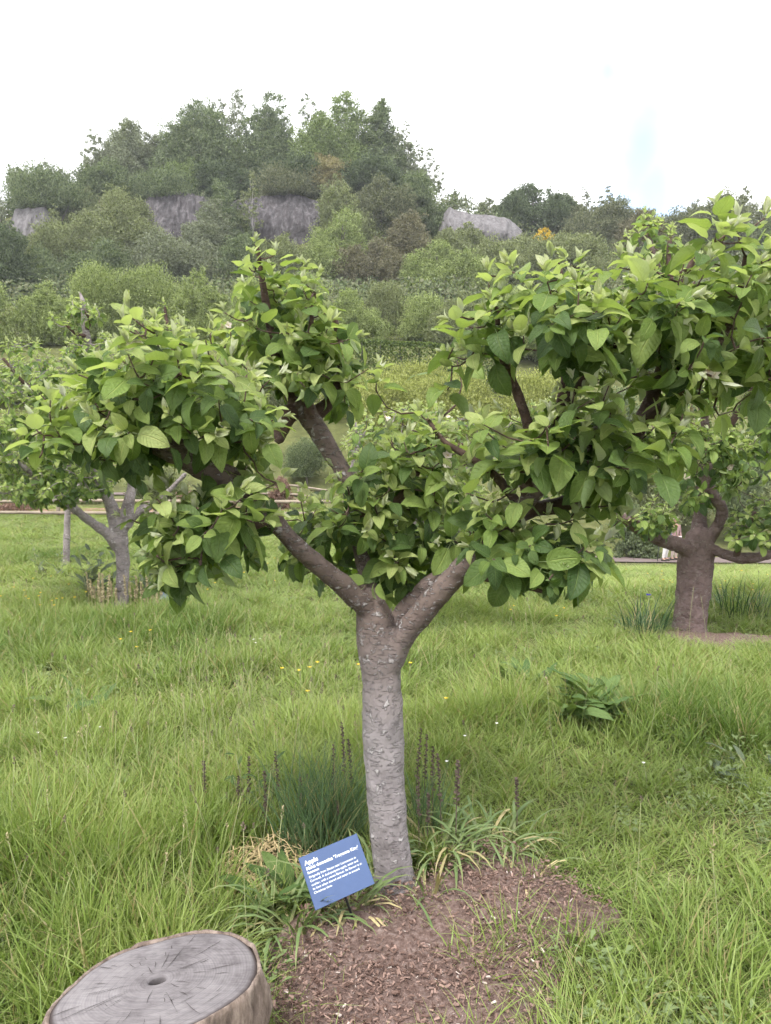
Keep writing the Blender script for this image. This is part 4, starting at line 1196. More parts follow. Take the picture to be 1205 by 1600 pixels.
def mulch():
    lo, hi = MULCH.min(0) - .1, MULCH.max(0) + .1
    nx, ny = 110, 110
    X, Y = np.meshgrid(np.linspace(lo[0], hi[0], nx), np.linspace(lo[1], hi[1], ny))
    P = np.stack([X.ravel(), Y.ravel()], 1)
    # distance to the outline, signed
    seg = np.roll(MULCH, -1, 0) - MULCH
    d = np.full(len(P), 9.0)
    for a, s in zip(MULCH, seg):
        t = np.clip(((P - a) @ s) / (s @ s), 0, 1)
        d = np.minimum(d, np.linalg.norm(P - (a + t[:, None] * s), axis=1))
    ins = in_poly(P, MULCH)
    sd = np.where(ins, d, -d) + .06 * (vnoise(P[:, 0], P[:, 1], 9, 1) - .5)
    Z = gz(P[:, 0], P[:, 1]) + np.where(sd > -.03, .006 + .035 * smooth(-.03, .15, sd) + .020 * vnoise(P[:, 0], P[:, 1], 12, 4) + .016 * vnoise(P[:, 0], P[:, 1], 33, 5), -.02)
    i = np.arange(ny - 1)[:, None] * nx + np.arange(nx - 1)[None]
    Q = np.stack([i, i + 1, i + nx + 1, i + nx], -1).reshape(-1, 4)
    Q = Q[(sd[Q] > -.06).any(1)]
    mb = MB(); mb.add(np.concatenate([P, Z[:, None]], 1), quads=Q)
    m, n, l, b, out = new_mat('bark_mulch')
    tc = N(n, 'ShaderNodeTexCoord')
    vo = N(n, 'ShaderNodeTexVoronoi', inp={'Scale': 85.0, 'Randomness': 1.0}); l.new(tc.outputs['Object'], vo.inputs['Vector'])
    nz = N(n, 'ShaderNodeTexNoise', inp={'Scale': 45.0, 'Detail': 7.0, 'Roughness': .75}); l.new(tc.outputs['Object'], nz.inputs['Vector'])
    r = ramp(n, [(0.3, (0.062, 0.037, 0.030)), (0.52, (0.158, 0.110, 0.097)), (0.75, (0.31, 0.245, 0.225))]); l.new(nz.outputs['Fac'], r.inputs['Fac'])
    mx = N(n, 'ShaderNodeMix', data_type='RGBA', blend_type='OVERLAY', inp={'Factor': .35}); l.new(r.outputs['Color'], mx.inputs['A']); l.new(vo.outputs['Color'], mx.inputs['B'])
    hsv = N(n, 'ShaderNodeHueSaturation', inp={'Saturation': .8}); l.new(mx.outputs['Result'], hsv.inputs['Color'])
    l.new(r.outputs['Color'], b.inputs['Base Color']); b.inputs['Roughness'].default_value = .95; b.inputs['Specular IOR Level'].default_value = .1
    bp = N(n, 'ShaderNodeBump', inp={'Strength': 1.0, 'Distance': .012}); l.new(nz.outputs['Fac'], bp.inputs['Height']); l.new(bp.outputs['Normal'], b.inputs['Normal'])
    tag(build(mb, 'mulch_bed', m), kind='structure')
    # loose chips
    g = np.random.default_rng(8)
    P = g.uniform(lo, hi, (46000, 2))
    P = P[in_poly(P + g.normal(size=P.shape) * .02, MULCH)]
    keep = vnoise(P[:, 0], P[:, 1], 7, 2) > g.uniform(-.1, .75, len(P))
    P = P[keep]
    n_ = len(P)
    z = gz(P[:, 0], P[:, 1]) + .041 + .010 * vnoise(P[:, 0], P[:, 1], 12, 4) + .014 * vnoise(P[:, 0], P[:, 1], 33, 5) + .006 + g.uniform(0, .014, n_)
    L = .0016 + .0078 * g.uniform(0, 1, n_) ** 3.0; W = L * g.uniform(.16, .55, n_); Hh = W * .35
    yaw = g.uniform(0, 6.28, n_); pit = g.normal(size=n_) * .4; rol = g.normal(size=n_) * .5
    d = np.stack([np.cos(yaw) * np.cos(pit), np.sin(yaw) * np.cos(pit), np.sin(pit)], 1)
    s = np.stack([-np.sin(yaw), np.cos(yaw), rol * .6], 1); s /= np.linalg.norm(s, axis=1, keepdims=True)
    t = np.cross(d, s)
    c = np.concatenate([P, z[:, None]], 1)
    cor = []
    for a, b_, e in ((-1, -1, -1), (1, -.6, -1), (1, .7, -1), (-1, 1, -1), (-.9, -1, 1), (1, -.5, 1), (.9, .8, 1), (-1, .9, 1)):
        cor.append(c + d * (L * a)[:, None] + s * (W * b_)[:, None] + t * (Hh * e)[:, None])
    V = np.stack(cor, 1).reshape(-1, 3)
    q = np.array([[0, 3, 2, 1], [4, 5, 6, 7], [0, 1, 5, 4], [1, 2, 6, 5], [2, 3, 7, 6], [3, 0, 4, 7]])
    cm = leaf_mat('wood_chip', (0.065, 0.038, 0.030), (0.285, 0.195, 0.165), (0.22, 0.155, 0.13), trans=0, rough=.9, veins=False, spec=.1)
    pale = simple('pale_chip', (0.42, 0.36, 0.33), .9, .1, .3, 60)
    mb = MB()
    sel = g.random(n_) < .02
    for m_, flag in ((0, ~sel), (1, sel)):
        idx = np.where(flag)[0]
        mb.add(V.reshape(-1, 8, 3)[idx].reshape(-1, 3), quads=(np.arange(len(idx))[:, None, None] * 8 + q).reshape(-1, 4), mat=m_)
    o = build(mb, 'wood_chips', [cm, pale], smooth_shade=False)
    tag(o, 'loose reddish brown wood chips covering the bare bed at the tree foot', 'mulch', kind='stuff')
mulch()

# ------------------------------------------------------------------ grass
def grass_mat(name, root_c, mid_a, mid_b, tip_c, trans=.3):
    m, n, l, b, out = new_mat(name)
    tc = N(n, 'ShaderNodeTexCoord'); sep = N(n, 'ShaderNodeSeparateXYZ'); l.new(tc.outputs['UV'], sep.inputs[0])
    geo = N(n, 'ShaderNodeNewGeometry'); oi = N(n, 'ShaderNodeObjectInfo')
    ad = N(n, 'ShaderNodeMath', operation='ADD'); l.new(geo.outputs['Random Per Island'], ad.inputs[0]); l.new(oi.outputs['Random'], ad.inputs[1])
    fr = N(n, 'ShaderNodeMath', operation='FRACT'); l.new(ad.outputs[0], fr.inputs[0])
    at_ = N(n, 'ShaderNodeAttribute', attribute_type='INSTANCER', attribute_name='tint')
    mm = N(n, 'ShaderNodeMath', operation='MULTIPLY_ADD', inp={1: .45}); l.new(fr.outputs[0], mm.inputs[0])
    m2 = N(n, 'ShaderNodeMath', operation='MULTIPLY_ADD', inp={1: .75, 2: -.08}); l.new(at_.outputs['Fac'], m2.inputs[0]); l.new(m2.outputs[0], mm.inputs[2])
    midc = ramp(n, [(0.0, mid_a), (1.0, mid_b)]); l.new(mm.outputs[0], midc.inputs['Fac'])
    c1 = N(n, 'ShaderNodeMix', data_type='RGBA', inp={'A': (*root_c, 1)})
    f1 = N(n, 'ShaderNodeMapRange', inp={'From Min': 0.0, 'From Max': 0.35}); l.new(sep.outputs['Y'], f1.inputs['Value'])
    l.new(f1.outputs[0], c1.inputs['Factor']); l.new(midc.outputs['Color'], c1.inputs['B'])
    c2 = N(n, 'ShaderNodeMix', data_type='RGBA', inp={'B': (*tip_c, 1)})
    f2 = N(n, 'ShaderNodeMapRange', inp={'From Min': 0.7, 'From Max': 1.0, 'To Max': .55}); l.new(sep.outputs['Y'], f2.inputs['Value'])
    l.new(f2.outputs[0], c2.inputs['Factor']); l.new(c1.outputs['Result'], c2.inputs['A'])
    # some dry blades
    dry = N(n, 'ShaderNodeMath', operation='GREATER_THAN', inp={1: .915}); l.new(fr.outputs[0], dry.inputs[0])
    c3 = N(n, 'ShaderNodeMix', data_type='RGBA', inp={'B': (.30, .26, .13, 1)}); l.new(dry.outputs[0], c3.inputs['Factor']); l.new(c2.outputs['Result'], c3.inputs['A'])
    l.new(c3.outputs['Result'], b.inputs['Base Color'])
    b.inputs['Roughness'].default_value = .45; b.inputs['Specular IOR Level'].default_value = .28
    tr = N(n, 'ShaderNodeBsdfTranslucent')
    tm = N(n, 'ShaderNodeMix', data_type='RGBA', blend_type='MULTIPLY', inp={'Factor': 1.0, 'B': (1.2, 1.3, .6, 1)}); l.new(c3.outputs['Result'], tm.inputs['A']); l.new(tm.outputs['Result'], tr.inputs['Color'])
    ms = N(n, 'ShaderNodeMixShader', inp={'Fac': trans}); l.new(b.outputs[0], ms.inputs[1]); l.new(tr.outputs[0], ms.inputs[2]); l.new(ms.outputs[0], out.inputs['Surface'])
    return m
M['grass'] = grass_mat('grass_blade', (0.055, 0.074, 0.022), (0.076, 0.142, 0.026), (0.282, 0.350, 0.100), (0.42, 0.43, 0.19))  # root colour darkened for the shade in gaps between blades
M['grass_blue'] = grass_mat('blue_green_blade', (0.080, 0.115, 0.050), (0.078, 0.135, 0.062), (0.150, 0.210, 0.110), (0.20, 0.24, 0.13), trans=.2)
M['straw'] = simple('straw', (0.46, 0.36, 0.20), .8, .2, .35, 30)
M['seed_brown'] = simple('seed_head_brown', (0.125, 0.095, 0.080), .9, .1, .4, 60)
M['seed_pale'] = simple('seed_head_pale', (0.34, 0.29, 0.18), .9, .1, .4, 60)

def blades(g, n, spread, h, w, bend, flat=0.0, segs=4):
    """n curved tapering blades rooted in a disc."""
    mb = MB()
    for k in range(n):
        a, r = g.uniform(0, 6.28), spread * math.sqrt(g.uniform(0, 1))
        b0 = np.array([r * math.cos(a), r * math.sin(a), 0.0])
        hh = h * g.uniform(.45, 1.15); ww = w * g.uniform(.6, 1.3)
        az = g.uniform(0, 6.28); tilt0 = abs(g.normal()) * .22 + flat; bd = bend * g.uniform(.2, 1.5)
        fw = g.uniform(0, 6.28)
        d = np.array([math.cos(az), math.sin(az), 0]); s = np.array([math.cos(fw), math.sin(fw), 0]) if flat < .5 else np.array([-math.sin(az), math.cos(az), 0])
        V, UV = [], []
        p = b0.copy(); th = tilt0
        for i in range(segs + 1):
            t = i / segs
            wd = ww * (1 - t ** 1.6) * .5 * (.7 + .6 * min(1, t * 3))
            if i < segs:
                V += [p - s * wd, p + s * wd]; UV += [(0, t), (1, t)]
            else:
                V += [p]; UV += [(.5, 1)]
            th += bd / segs
            p = p + (d * math.sin(th) + np.array([0, 0, math.cos(th)])) * hh / segs
        V = np.array(V); V[:, 2] = np.maximum(V[:, 2], .002)
        Q = [(2 * i, 2 * i + 1, 2 * i + 3, 2 * i + 2) for i in range(segs - 1)]
        T = [(2 * segs - 2, 2 * segs - 1, 2 * segs)]
        mb.add(V, quads=Q, tris=T, uvq=[[UV[j] for j in q] for q in Q], uvt=[[UV[j] for j in t] for t in T])
    return mb
def hidden_collection(name, meshes):
    c = bpy.data.collections.new(name)
    for k, me in enumerate(meshes):
        c.objects.link(bpy.data.objects.new(f'{name}_{k:02d}', me))
    return c
def scatter(name, coll, P, rot, scl, var, tint, label, cat):
    """One object: instances of the tufts in a collection at given points."""
    me = bpy.data.meshes.new(name)
    me.vertices.add(len(P)); me.vertices.foreach_set('co', np.asarray(P, float).ravel())
    for nm, ty, data, fld in (('rot', 'FLOAT_VECTOR', rot, 'vector'), ('scl', 'FLOAT_VECTOR', scl, 'vector'), ('var', 'INT', var, 'value'), ('tint', 'FLOAT', tint, 'value')):
        a = me.attributes.new(nm, ty, 'POINT'); a.data.foreach_set(fld, np.asarray(data).ravel())
    me.update()
    ng = bpy.data.node_groups.new(name, 'GeometryNodeTree')
    ng.interface.new_socket('Geometry', in_out='INPUT', socket_type='NodeSocketGeometry')
    ng.interface.new_socket('Geometry', in_out='OUTPUT', socket_type='NodeSocketGeometry')
    n, l = ng.nodes, ng.links
    gi, go = n.new('NodeGroupInput'), n.new('NodeGroupOutput')
    ci = n.new('GeometryNodeCollectionInfo'); ci.inputs['Collection'].default_value = coll
    ci.inputs['Separate Children'].default_value = True; ci.inputs['Reset Children'].default_value = True
    iop = n.new('GeometryNodeInstanceOnPoints'); iop.inputs['Pick Instance'].default_value = True
    def named(nm, ty):
        a = n.new('GeometryNodeInputNamedAttribute'); a.data_type = ty; a.inputs['Name'].default_value = nm
        return [o for o in a.outputs if o.enabled and o.name == 'Attribute'][0]
    er = n.new('FunctionNodeEulerToRotation')
    l.new(named('rot', 'FLOAT_VECTOR'), er.inputs[0])
    l.new(gi.outputs[0], iop.inputs['Points']); l.new(ci.outputs[0], iop.inputs['Instance'])
    l.new(named('var', 'INT'), iop.inputs['Instance Index'])
    l.new(er.outputs[0], iop.inputs['Rotation']); l.new(named('scl', 'FLOAT_VECTOR'), iop.inputs['Scale'])
    l.new(iop.outputs[0], go.inputs[0])
    o = link(name, me)
    md = o.modifiers.new('scatter', 'NODES'); md.node_group = ng
    return tag(o, label, cat, kind='stuff')

def grass():
    g = np.random.default_rng(15)
    tall = [blades(g, 22, .05, .27, .0048, .8).mesh('tall', M['grass']) for _ in range(7)]
    short = [blades(g, 24, .055, .12, .0048, .9, .25).mesh('short', M['grass']) for _ in range(6)]
    flat = [blades(g, 20, .07, .12, .0055, .5, 1.15).mesh('flat', M['grass']) for _ in range(3)]
    coll = hidden_collection('tuft', tall + short + flat)        # 0-6 tall, 7-12 short, 13-15 flat
    pts = []
    for y0, y1, dens, grow in ((0.35, 2.2, 520, 1.0), (2.2, 4.5, 380, 1.05), (4.5, 8, 200, 1.25), (8, 14, 85, 1.6), (14, 24, 36, 2.1)):
        half = y1 * .62 + 1.1
        n = int(dens * (y1 - y0) * 2 * half)
        y = g.uniform(y0, y1, n); x = g.uniform(-1, 1, n) * half
        ok = np.abs(x) < y * .6 + 1.0
        pts.append(np.stack([x[ok], y[ok], np.full(ok.sum(), grow)], 1))
    P = np.concatenate(pts)
    # keep the mulch and the stump clear, ragged at the edge
    seg = np.roll(MULCH, -1, 0) - MULCH
    d = np.full(len(P), 9.0)
    for a, s in zip(MULCH, seg):
        t = np.clip(((P[:, :2] - a) @ s) / (s @ s), 0, 1)
        d = np.minimum(d, np.linalg.norm(P[:, :2] - (a + t[:, None] * s), axis=1))
    sd = np.where(in_poly(P[:, :2], MULCH), d, -d)
    keep = (sd + .10 * (vnoise(P[:, 0], P[:, 1], 11, 6) - .45) + .03 * g.normal(size=len(P)) - .24 * (g.random(len(P)) < .20) - 9 * ((g.random(len(P)) < .012) & (sd < .25))) < .0
    keep &= ~in_poly(STUMP_C + (P[:, :2] - STUMP_C) / 1.08, STUMP)
    keep &= np.linalg.norm((P[:, :2] - on_plane(422, 1375)[:2]) / np.array([1.2, 1]), axis=1) > .15
    sc_ = on_plane(1125, 1000)[:2]
    keep &= (np.linalg.norm((P[:, :2] - sc_) / np.array([.6, .32]), axis=1) > .95) | (g.random(len(P)) < .08)
    for b in (main_tree.location[:2],):
        keep &= np.linalg.norm(P[:, :2] - np.array(b), axis=1) > .10
    P, sd = P[keep], sd[keep]
    x, y, grow = P.T
    px = project(np.stack([x, y, np.zeros(len(x))], 1))
    # length of the sward: long meadow on the left and back, mown strip on the right
    side = x / np.maximum(y, .5)
    xr = x - (0.42 + .09 * (y - 2.6))
    mown = smooth(0.05, .40, xr) * (1 - smooth(3.7, 4.5, y + .25 * (x - 1))) * (.72 + .28 * smooth(2.2, 2.9, y - .1 * x))
    big = vnoise(x, y, .9, 1); sm = vnoise(x, y, 3.5, 2)
    hgt = .42 + .80 * big + .9 * (sm - .5) - .22 * smooth(.15, .5, side) * (y < 3.2)
    hgt = np.maximum(hgt, .3)
    hgt = hgt * (1 - .1 * smooth(.2, 1.2, side))
    for a, b, r, k in ((300, 985, .55, .75), (160, 1000, .5, .5), (1110, 1135, .35, .5), (1180, 935, .6, .6), (60, 1100, .3, .3), (330, 1380, .35, .5), (60, 1330, .5, .35), (1000, 1420, .3, -.1)):
        c = on_plane(a, b)
        hgt += k * np.exp(-((x - c[0]) ** 2 + (y - c[1]) ** 2) / r ** 2)
    hgt *= 1 - .22 * smooth(3.6, 6, y) - .25 * smooth(8, 15, y)
    for a, b, r in ((1077, 990, .55), (1150, 1005, .5), (190, 955, .4), (612, 1392, .45)):
        c = on_plane(a, b)
        hgt *= 1 - .55 * np.exp(-((x - c[0]) ** 2 + (y - c[1]) ** 2) / r ** 2)
    near_edge = np.exp(-(np.maximum(0, -sd) / .15) ** 2)
    hgt *= 1 - .30 * near_edge
    isshort = g.random(len(x)) < np.clip(mown * .93 + .18, 0, 1)
    var = np.where(isshort, g.integers(7, 13, len(x)), g.integers(0, 7, len(x)))
    lying = g.random(len(x)) < .07 + .16 * mown
    var = np.where(lying, g.integers(13, 16, len(x)), var)
    sc = np.where(isshort | lying, .55 + .45 * hgt + .15 * (1 - mown), hgt * .9) * g.uniform(.75, 1.25, len(x))
    scl = np.stack([grow * np.clip(.75 + .3 * sc, .6, 1.5)] * 2 + [sc * np.where(grow > 1.5, 1.0, 1.0)], 1)
    rot = np.stack([g.normal(size=len(x)) * .12, g.normal(size=len(x)) * .12 + .06, g.uniform(0, 6.28, len(x))], 1)
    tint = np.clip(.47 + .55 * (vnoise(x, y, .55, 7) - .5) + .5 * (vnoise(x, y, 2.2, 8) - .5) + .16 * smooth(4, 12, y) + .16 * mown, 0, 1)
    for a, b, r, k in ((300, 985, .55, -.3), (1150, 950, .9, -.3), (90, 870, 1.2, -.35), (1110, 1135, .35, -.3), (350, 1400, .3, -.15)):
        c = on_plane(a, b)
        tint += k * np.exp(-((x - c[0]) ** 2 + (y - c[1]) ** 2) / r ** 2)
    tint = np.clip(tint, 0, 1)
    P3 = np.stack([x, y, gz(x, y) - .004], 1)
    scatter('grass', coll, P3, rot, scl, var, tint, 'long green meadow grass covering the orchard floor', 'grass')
    # clover and small weeds low in the sward
    cl = []
    wm = leaf_mat('clover_leaf', (.070, .125, .030), (.165, .225, .070), (.16, .21, .09), trans=.2, rough=.6, veins=False)
    for k in range(4):
        mb = MB()
        for j in range(16):
            a, r = g.uniform(0, 6.28), .07 * math.sqrt(g.uniform(0, 1)); h = g.uniform(.02, .10)
            c = np.array([r * math.cos(a), r * math.sin(a), h])
            for q in range(3 if k < 2 else 1):
                b_ = a + q * 2.094; d_ = np.array([math.cos(b_), math.sin(b_), .25 + .3 * g.random()]); s_ = np.array([-math.sin(b_), math.cos(b_), 0])
                L_ = (.012 if k < 2 else .035) * g.uniform(.7, 1.3); W_ = L_ * (.5 if k < 2 else .22)
                mb.add([c, c + d_ * L_ * .6 + s_ * W_, c + d_ * L_ + [0, 0, -.2 * L_], c + d_ * L_ * .6 - s_ * W_], quads=[[0, 1, 2, 3]])
        cl.append(mb.mesh('weed', wm))
    cc = hidden_collection('weed', cl)
    m = 3600
    yy = 1.2 + 8 * g.random(m) ** 1.3; xx = g.uniform(-1, 1, m) * (yy * .6 + .2)
    kk = (vnoise(xx, yy, 1.6, 21) > g.uniform(.5, .95, m)) & ~in_poly(np.stack([xx, yy], 1), MULCH) & ~in_poly(STUMP_C + (np.stack([xx, yy], 1) - STUMP_C) / 1.1, STUMP)
    xx, yy = xx[kk], yy[kk]; m = len(xx)
    s_ = g.uniform(.5, 1.0, m)
    scatter('clover', cc, np.stack([xx, yy, gz(xx, yy)], 1), np.stack([g.normal(size=m) * .1, g.normal(size=m) * .1, g.uniform(0, 6.28, m)], 1), np.stack([s_, s_, s_ * 1.3], 1), g.integers(0, 4, m), np.zeros(m), 'low clover and small weeds mixed into the meadow grass', 'clover')
    # grass seed heads and plantain standing above the meadow
    heads = []
    for k in range(6):
        mb = MB(); pale = k % 2
        h = g.uniform(.30, .46); lean = g.normal() * .05
        add_tube(mb, spline([[0, 0, 0], [lean * .3, 0, h * .5], [lean, .01, h]], 6), np.full(6, .0011), 4, mat=0)
        hl = .022 if not pale else .035
        for j in range(12):
            t = j / 11; a = j * 2.4
            c = np.array([lean, .01, h - hl * .2 + hl * t])
            rr = .0035 * math.sin(math.pi * (t * .8 + .15)) + .001
            V, T, uv = cards(np.array([c + [rr * math.cos(a), rr * math.sin(a), 0]]), np.array([[math.cos(a), math.sin(a), 1.2]]), .009, .5, .3, g)
            mb.add(V, tris=T, mat=1)
        heads.append(mb.mesh('head', [M['stem'], M['seed_pale' if pale else 'seed_brown']]))
    hc = hidden_collection('seedhead', heads)
    n = 9000
    y = g.uniform(2.0, 9, n); x = g.uniform(-1, 1, n) * (y * .6)
    dn = .10 + .9 * np.exp(-(((x + .55) / .9) ** 2 + ((y - 4.1) / .9) ** 2)) + .18 * smooth(.5, .7, vnoise(x, y, 1.3, 12))
    dn *= np.where(x > .1, np.where(y > 4.2, .7, .15), 1)
    k = (g.random(n) < dn * .4) & ~in_poly(np.stack([x, y], 1), MULCH) & ~in_poly(STUMP_C + (np.stack([x, y], 1) - STUMP_C) / 1.35, STUMP)
    x, y = x[k], y[k]; n = len(x)
    s = g.uniform(.6, 1.15, n)
    scatter('seed_heads', hc, np.stack([x, y, gz(x, y)], 1), np.stack([g.normal(size=n) * .12, g.normal(size=n) * .12, g.uniform(0, 6.28, n)], 1), np.stack([s] * 3, 1), g.integers(0, 6, n), np.zeros(n), 'brown grass and plantain seed heads standing above the left meadow', 'grass')
grass()

def soil_patch():
    c = on_plane(1125, 1000); g = np.random.default_rng(2)
    mb = MB(); n = 40
    V = [(c[0], c[1], float(gz(c[0], c[1])) + .03)]
    for r in (.4, .75, 1.0):
        for k in range(n):
            a = k / n * 6.2832; q = r * (1 + .25 * math.sin(a * 3 + 1) + .12 * math.sin(a * 7))
            x_, y_ = c[0] + .62 * q * math.cos(a), c[1] + .34 * q * math.sin(a)
            V.append((x_, y_, float(gz(x_, y_)) + .02 * (1 - r) + .006 + .012 * g.random()))
    T = [(0, 1 + k, 1 + (k + 1) % n) for k in range(n)]
    Q = [(1 + j * n + k, 1 + (j + 1) * n + k, 1 + (j + 1) * n + (k + 1) % n, 1 + j * n + (k + 1) % n) for j in range(2) for k in range(n)]
    mb.add(V, quads=Q, tris=T)
    tag(build(mb, 'soil_patch', bpy.data.materials['bark_mulch']), kind='structure')
soil_patch()

# ------------------------------------------------------------------ tree stump seat
def stump():
    root = thing('tree_stump', (STUMP_C[0], STUMP_C[1], 0), 'sawn tree stump with a grey ringed top at the lower left corner', 'stump')
    n = 96
    k = np.linspace(0, len(STUMP), n, endpoint=False)
    ext = np.concatenate([STUMP[-1:], STUMP, STUMP[:2]])
    i = k.astype(int); t = (k - i)[:, None]
    p0, p1, p2, p3 = ext[i], ext[i + 1], ext[i + 2], ext[np.minimum(i + 3, len(ext) - 1)]
    O = .5 * (2 * p1 + (p2 - p0) * t + (2 * p0 - 5 * p1 + 4 * p2 - p3) * t ** 2 + (3 * p1 - p0 - 3 * p2 + p3) * t ** 3)
    pith = on_plane(246, 1530, STUMP_H)[:2]
    # cut face: rings of vertices round the pith, with a small hollow in the middle
    rad = [0.0, .035, .058, .068, .085, .12, .2, .3, .4, .5, .6, .7, .8, .88, .94, .975]
    mb = MB(); V, UV = [], []
    for r in rad:
        z = np.full(n, STUMP_H) - (.06 if r < .05 else .035 if r < .06 else .006 if r < .07 else 0) - .004 * smooth(.93, .98, r)
        q = pith + (O - pith) * r
        if r < .1: q = pith + (q - pith) * np.array([1.25, 1.15])
        z = z + .0016 * np.array([mnoise.noise(Vector((a * 22, b * 22, 3))) for a, b in q])
        V.append(np.concatenate([q, z[:, None]], 1)); UV.append(np.stack([np.linspace(0, 1, n, endpoint=False), np.full(n, r)], 1))
    Q, UQ = [], []
    for a in range(len(rad) - 1):
        for b in range(n):
            c = (b + 1) % n
            Q.append((a * n + b, (a + 1) * n + b, (a + 1) * n + c, a * n + c))
            u0, u1 = b / n, (b + 1) / n
            UQ.append([(u0, rad[a]), (u0, rad[a + 1]), (u1, rad[a + 1]), (u1, rad[a])])
    # drop a short wood side below the cut so that the rim reads as solid
    m, nn, l, b, out = new_mat('weathered_end_grain')
    tc = N(nn, 'ShaderNodeTexCoord'); sep = N(nn, 'ShaderNodeSeparateXYZ'); l.new(tc.outputs['UV'], sep.inputs[0])
    nz = N(nn, 'ShaderNodeTexNoise', inp={'Scale': 9.0, 'Detail': 5.0, 'Roughness': .6}); l.new(tc.outputs['Object'], nz.inputs['Vector'])
    wob = N(nn, 'ShaderNodeMath', operation='MULTIPLY_ADD', inp={1: .05}); l.new(nz.outputs['Fac'], wob.inputs[0]); l.new(sep.outputs['Y'], wob.inputs[2])
    ring = N(nn, 'ShaderNodeMath', operation='MULTIPLY', inp={1: 230.0}); l.new(wob.outputs[0], ring.inputs[0])
    sn = N(nn, 'ShaderNodeMath', operation='SINE'); l.new(ring.outputs[0], sn.inputs[0])
    # widely spaced darker years
    r2 = N(nn, 'ShaderNodeMath', operation='MULTIPLY', inp={1: 61.0}); l.new(wob.outputs[0], r2.inputs[0])
    s2 = N(nn, 'ShaderNodeMath', operation='SINE'); l.new(r2.outputs[0], s2.inputs[0])
    rr = ramp(nn, [(.0, (.88, .87, .88)), (.6, (1, 1, 1))]); 
    mr = N(nn, 'ShaderNodeMapRange', inp={'From Min': -1.0, 'From Max': 1.0}); l.new(sn.outputs[0], mr.inputs['Value']); l.new(mr.outputs[0], rr.inputs['Fac'])
    rr2 = ramp(nn, [(.0, (.86, .85, .86)), (.12, (1, 1, 1))]); mr2 = N(nn, 'ShaderNodeMapRange', inp={'From Min': -1.0, 'From Max': 1.0}); l.new(s2.outputs[0], mr2.inputs['Value']); l.new(mr2.outputs[0], rr2.inputs['Fac'])
    # blotches and fine saw marks
    n3 = N(nn, 'ShaderNodeTexNoise', inp={'Scale': 5.0, 'Detail': 8.0, 'Roughness': .7}); l.new(tc.outputs['Object'], n3.inputs['Vector'])
    base = ramp(nn, [(.30, (.050, .044, .046)), (.46, (.150, .138, .145)), (.72, (.25, .236, .244))]); l.new(n3.outputs['Fac'], base.inputs['Fac'])
    saw = N(nn, 'ShaderNodeMapping', inp={'Rotation': (0, 0, .5), 'Scale': (14, 190, 1)}); l.new(tc.outputs['Object'], saw.inputs['Vector'])
    ns = N(nn, 'ShaderNodeTexNoise', inp={'Scale': 1.0, 'Detail': 3.0}); l.new(saw.outputs[0], ns.inputs['Vector'])
    rs = ramp(nn, [(.3, (.82, .82, .83)), (.6, (1.05, 1.05, 1.05))]); l.new(ns.outputs['Fac'], rs.inputs['Fac'])
    col = base.outputs['Color']
    for o_ in (rr, rr2, rs):
        mx = N(nn, 'ShaderNodeMix', data_type='RGBA', blend_type='MULTIPLY', inp={'Factor': .85}); l.new(col, mx.inputs['A']); l.new(o_.outputs['Color'], mx.inputs['B']); col = mx.outputs['Result']
    # dark band just inside the bark
    edge = N(nn, 'ShaderNodeMapRange', inp={'From Min': .945, 'From Max': .985}); l.new(wob.outputs[0], edge.inputs['Value'])
    em = N(nn, 'ShaderNodeMix', data_type='RGBA', inp={'B': (.05, .04, .04, 1)}); l.new(edge.outputs[0], em.inputs['Factor']); l.new(col, em.inputs['A']); col = em.outputs['Result']
    hol = N(nn, 'ShaderNodeMapRange', inp={'From Min': .085, 'From Max': .098, 'To Min': 1.0, 'To Max': 0.0}); l.new(wob.outputs[0], hol.inputs['Value'])
    hm = N(nn, 'ShaderNodeMix', data_type='RGBA', inp={'B': (.03, .025, .025, 1)}); l.new(hol.outputs[0], hm.inputs['Factor']); l.new(col, hm.inputs['A']); col = hm.outputs['Result']  # hollow's inner shade put into the colour
    l.new(col, b.inputs['Base Color']); b.inputs['Roughness'].default_value = .85; b.inputs['Specular IOR Level'].default_value = .15
    hh = N(nn, 'ShaderNodeMath', operation='MULTIPLY_ADD', inp={1: .4}); l.new(mr2.outputs[0], hh.inputs[0]); l.new(ns.outputs['Fac'], hh.inputs[2])
    bp = N(nn, 'ShaderNodeBump', inp={'Strength': .35, 'Distance': .004}); l.new(hh.outputs[0], bp.inputs['Height']); l.new(bp.outputs['Normal'], b.inputs['Normal'])
    mb.add(np.concatenate(V), quads=Q, uvq=UQ)
    build(mb, 'cut_face', m, root)
    # drying cracks: flat strips on the cut face, crack shade put into their colour
    ck = MB(); g = np.random.default_rng(6)
    for k in range(48):
        a = g.uniform(0, 6.28); r0 = g.uniform(.12, .7); ln = g.uniform(.08, .34) * (1.5 if r0 < .3 else 1)
        j = int(a / 6.2832 * n) % n
        e = O[j] - pith
        s_ = np.array([-e[1], e[0]]); s_ /= np.linalg.norm(s_)
        P = [pith + e * (r0 + ln * t) + s_ * .0012 * math.sin(t * 5 + k) for t in np.linspace(0, 1, 5)]
        w = g.uniform(.0003, .0009)
        V_ = []
        for t, p in zip(np.linspace(0, 1, 5), P):
            ww = w * math.sin(math.pi * (t * .9 + .05))
            V_ += [(*(p - s_ * ww), STUMP_H + .0022), (*(p + s_ * ww), STUMP_H + .0022)]
        ck.add(V_, quads=[(2 * i_, 2 * i_ + 1, 2 * i_ + 3, 2 * i_ + 2) for i_ in range(4)])
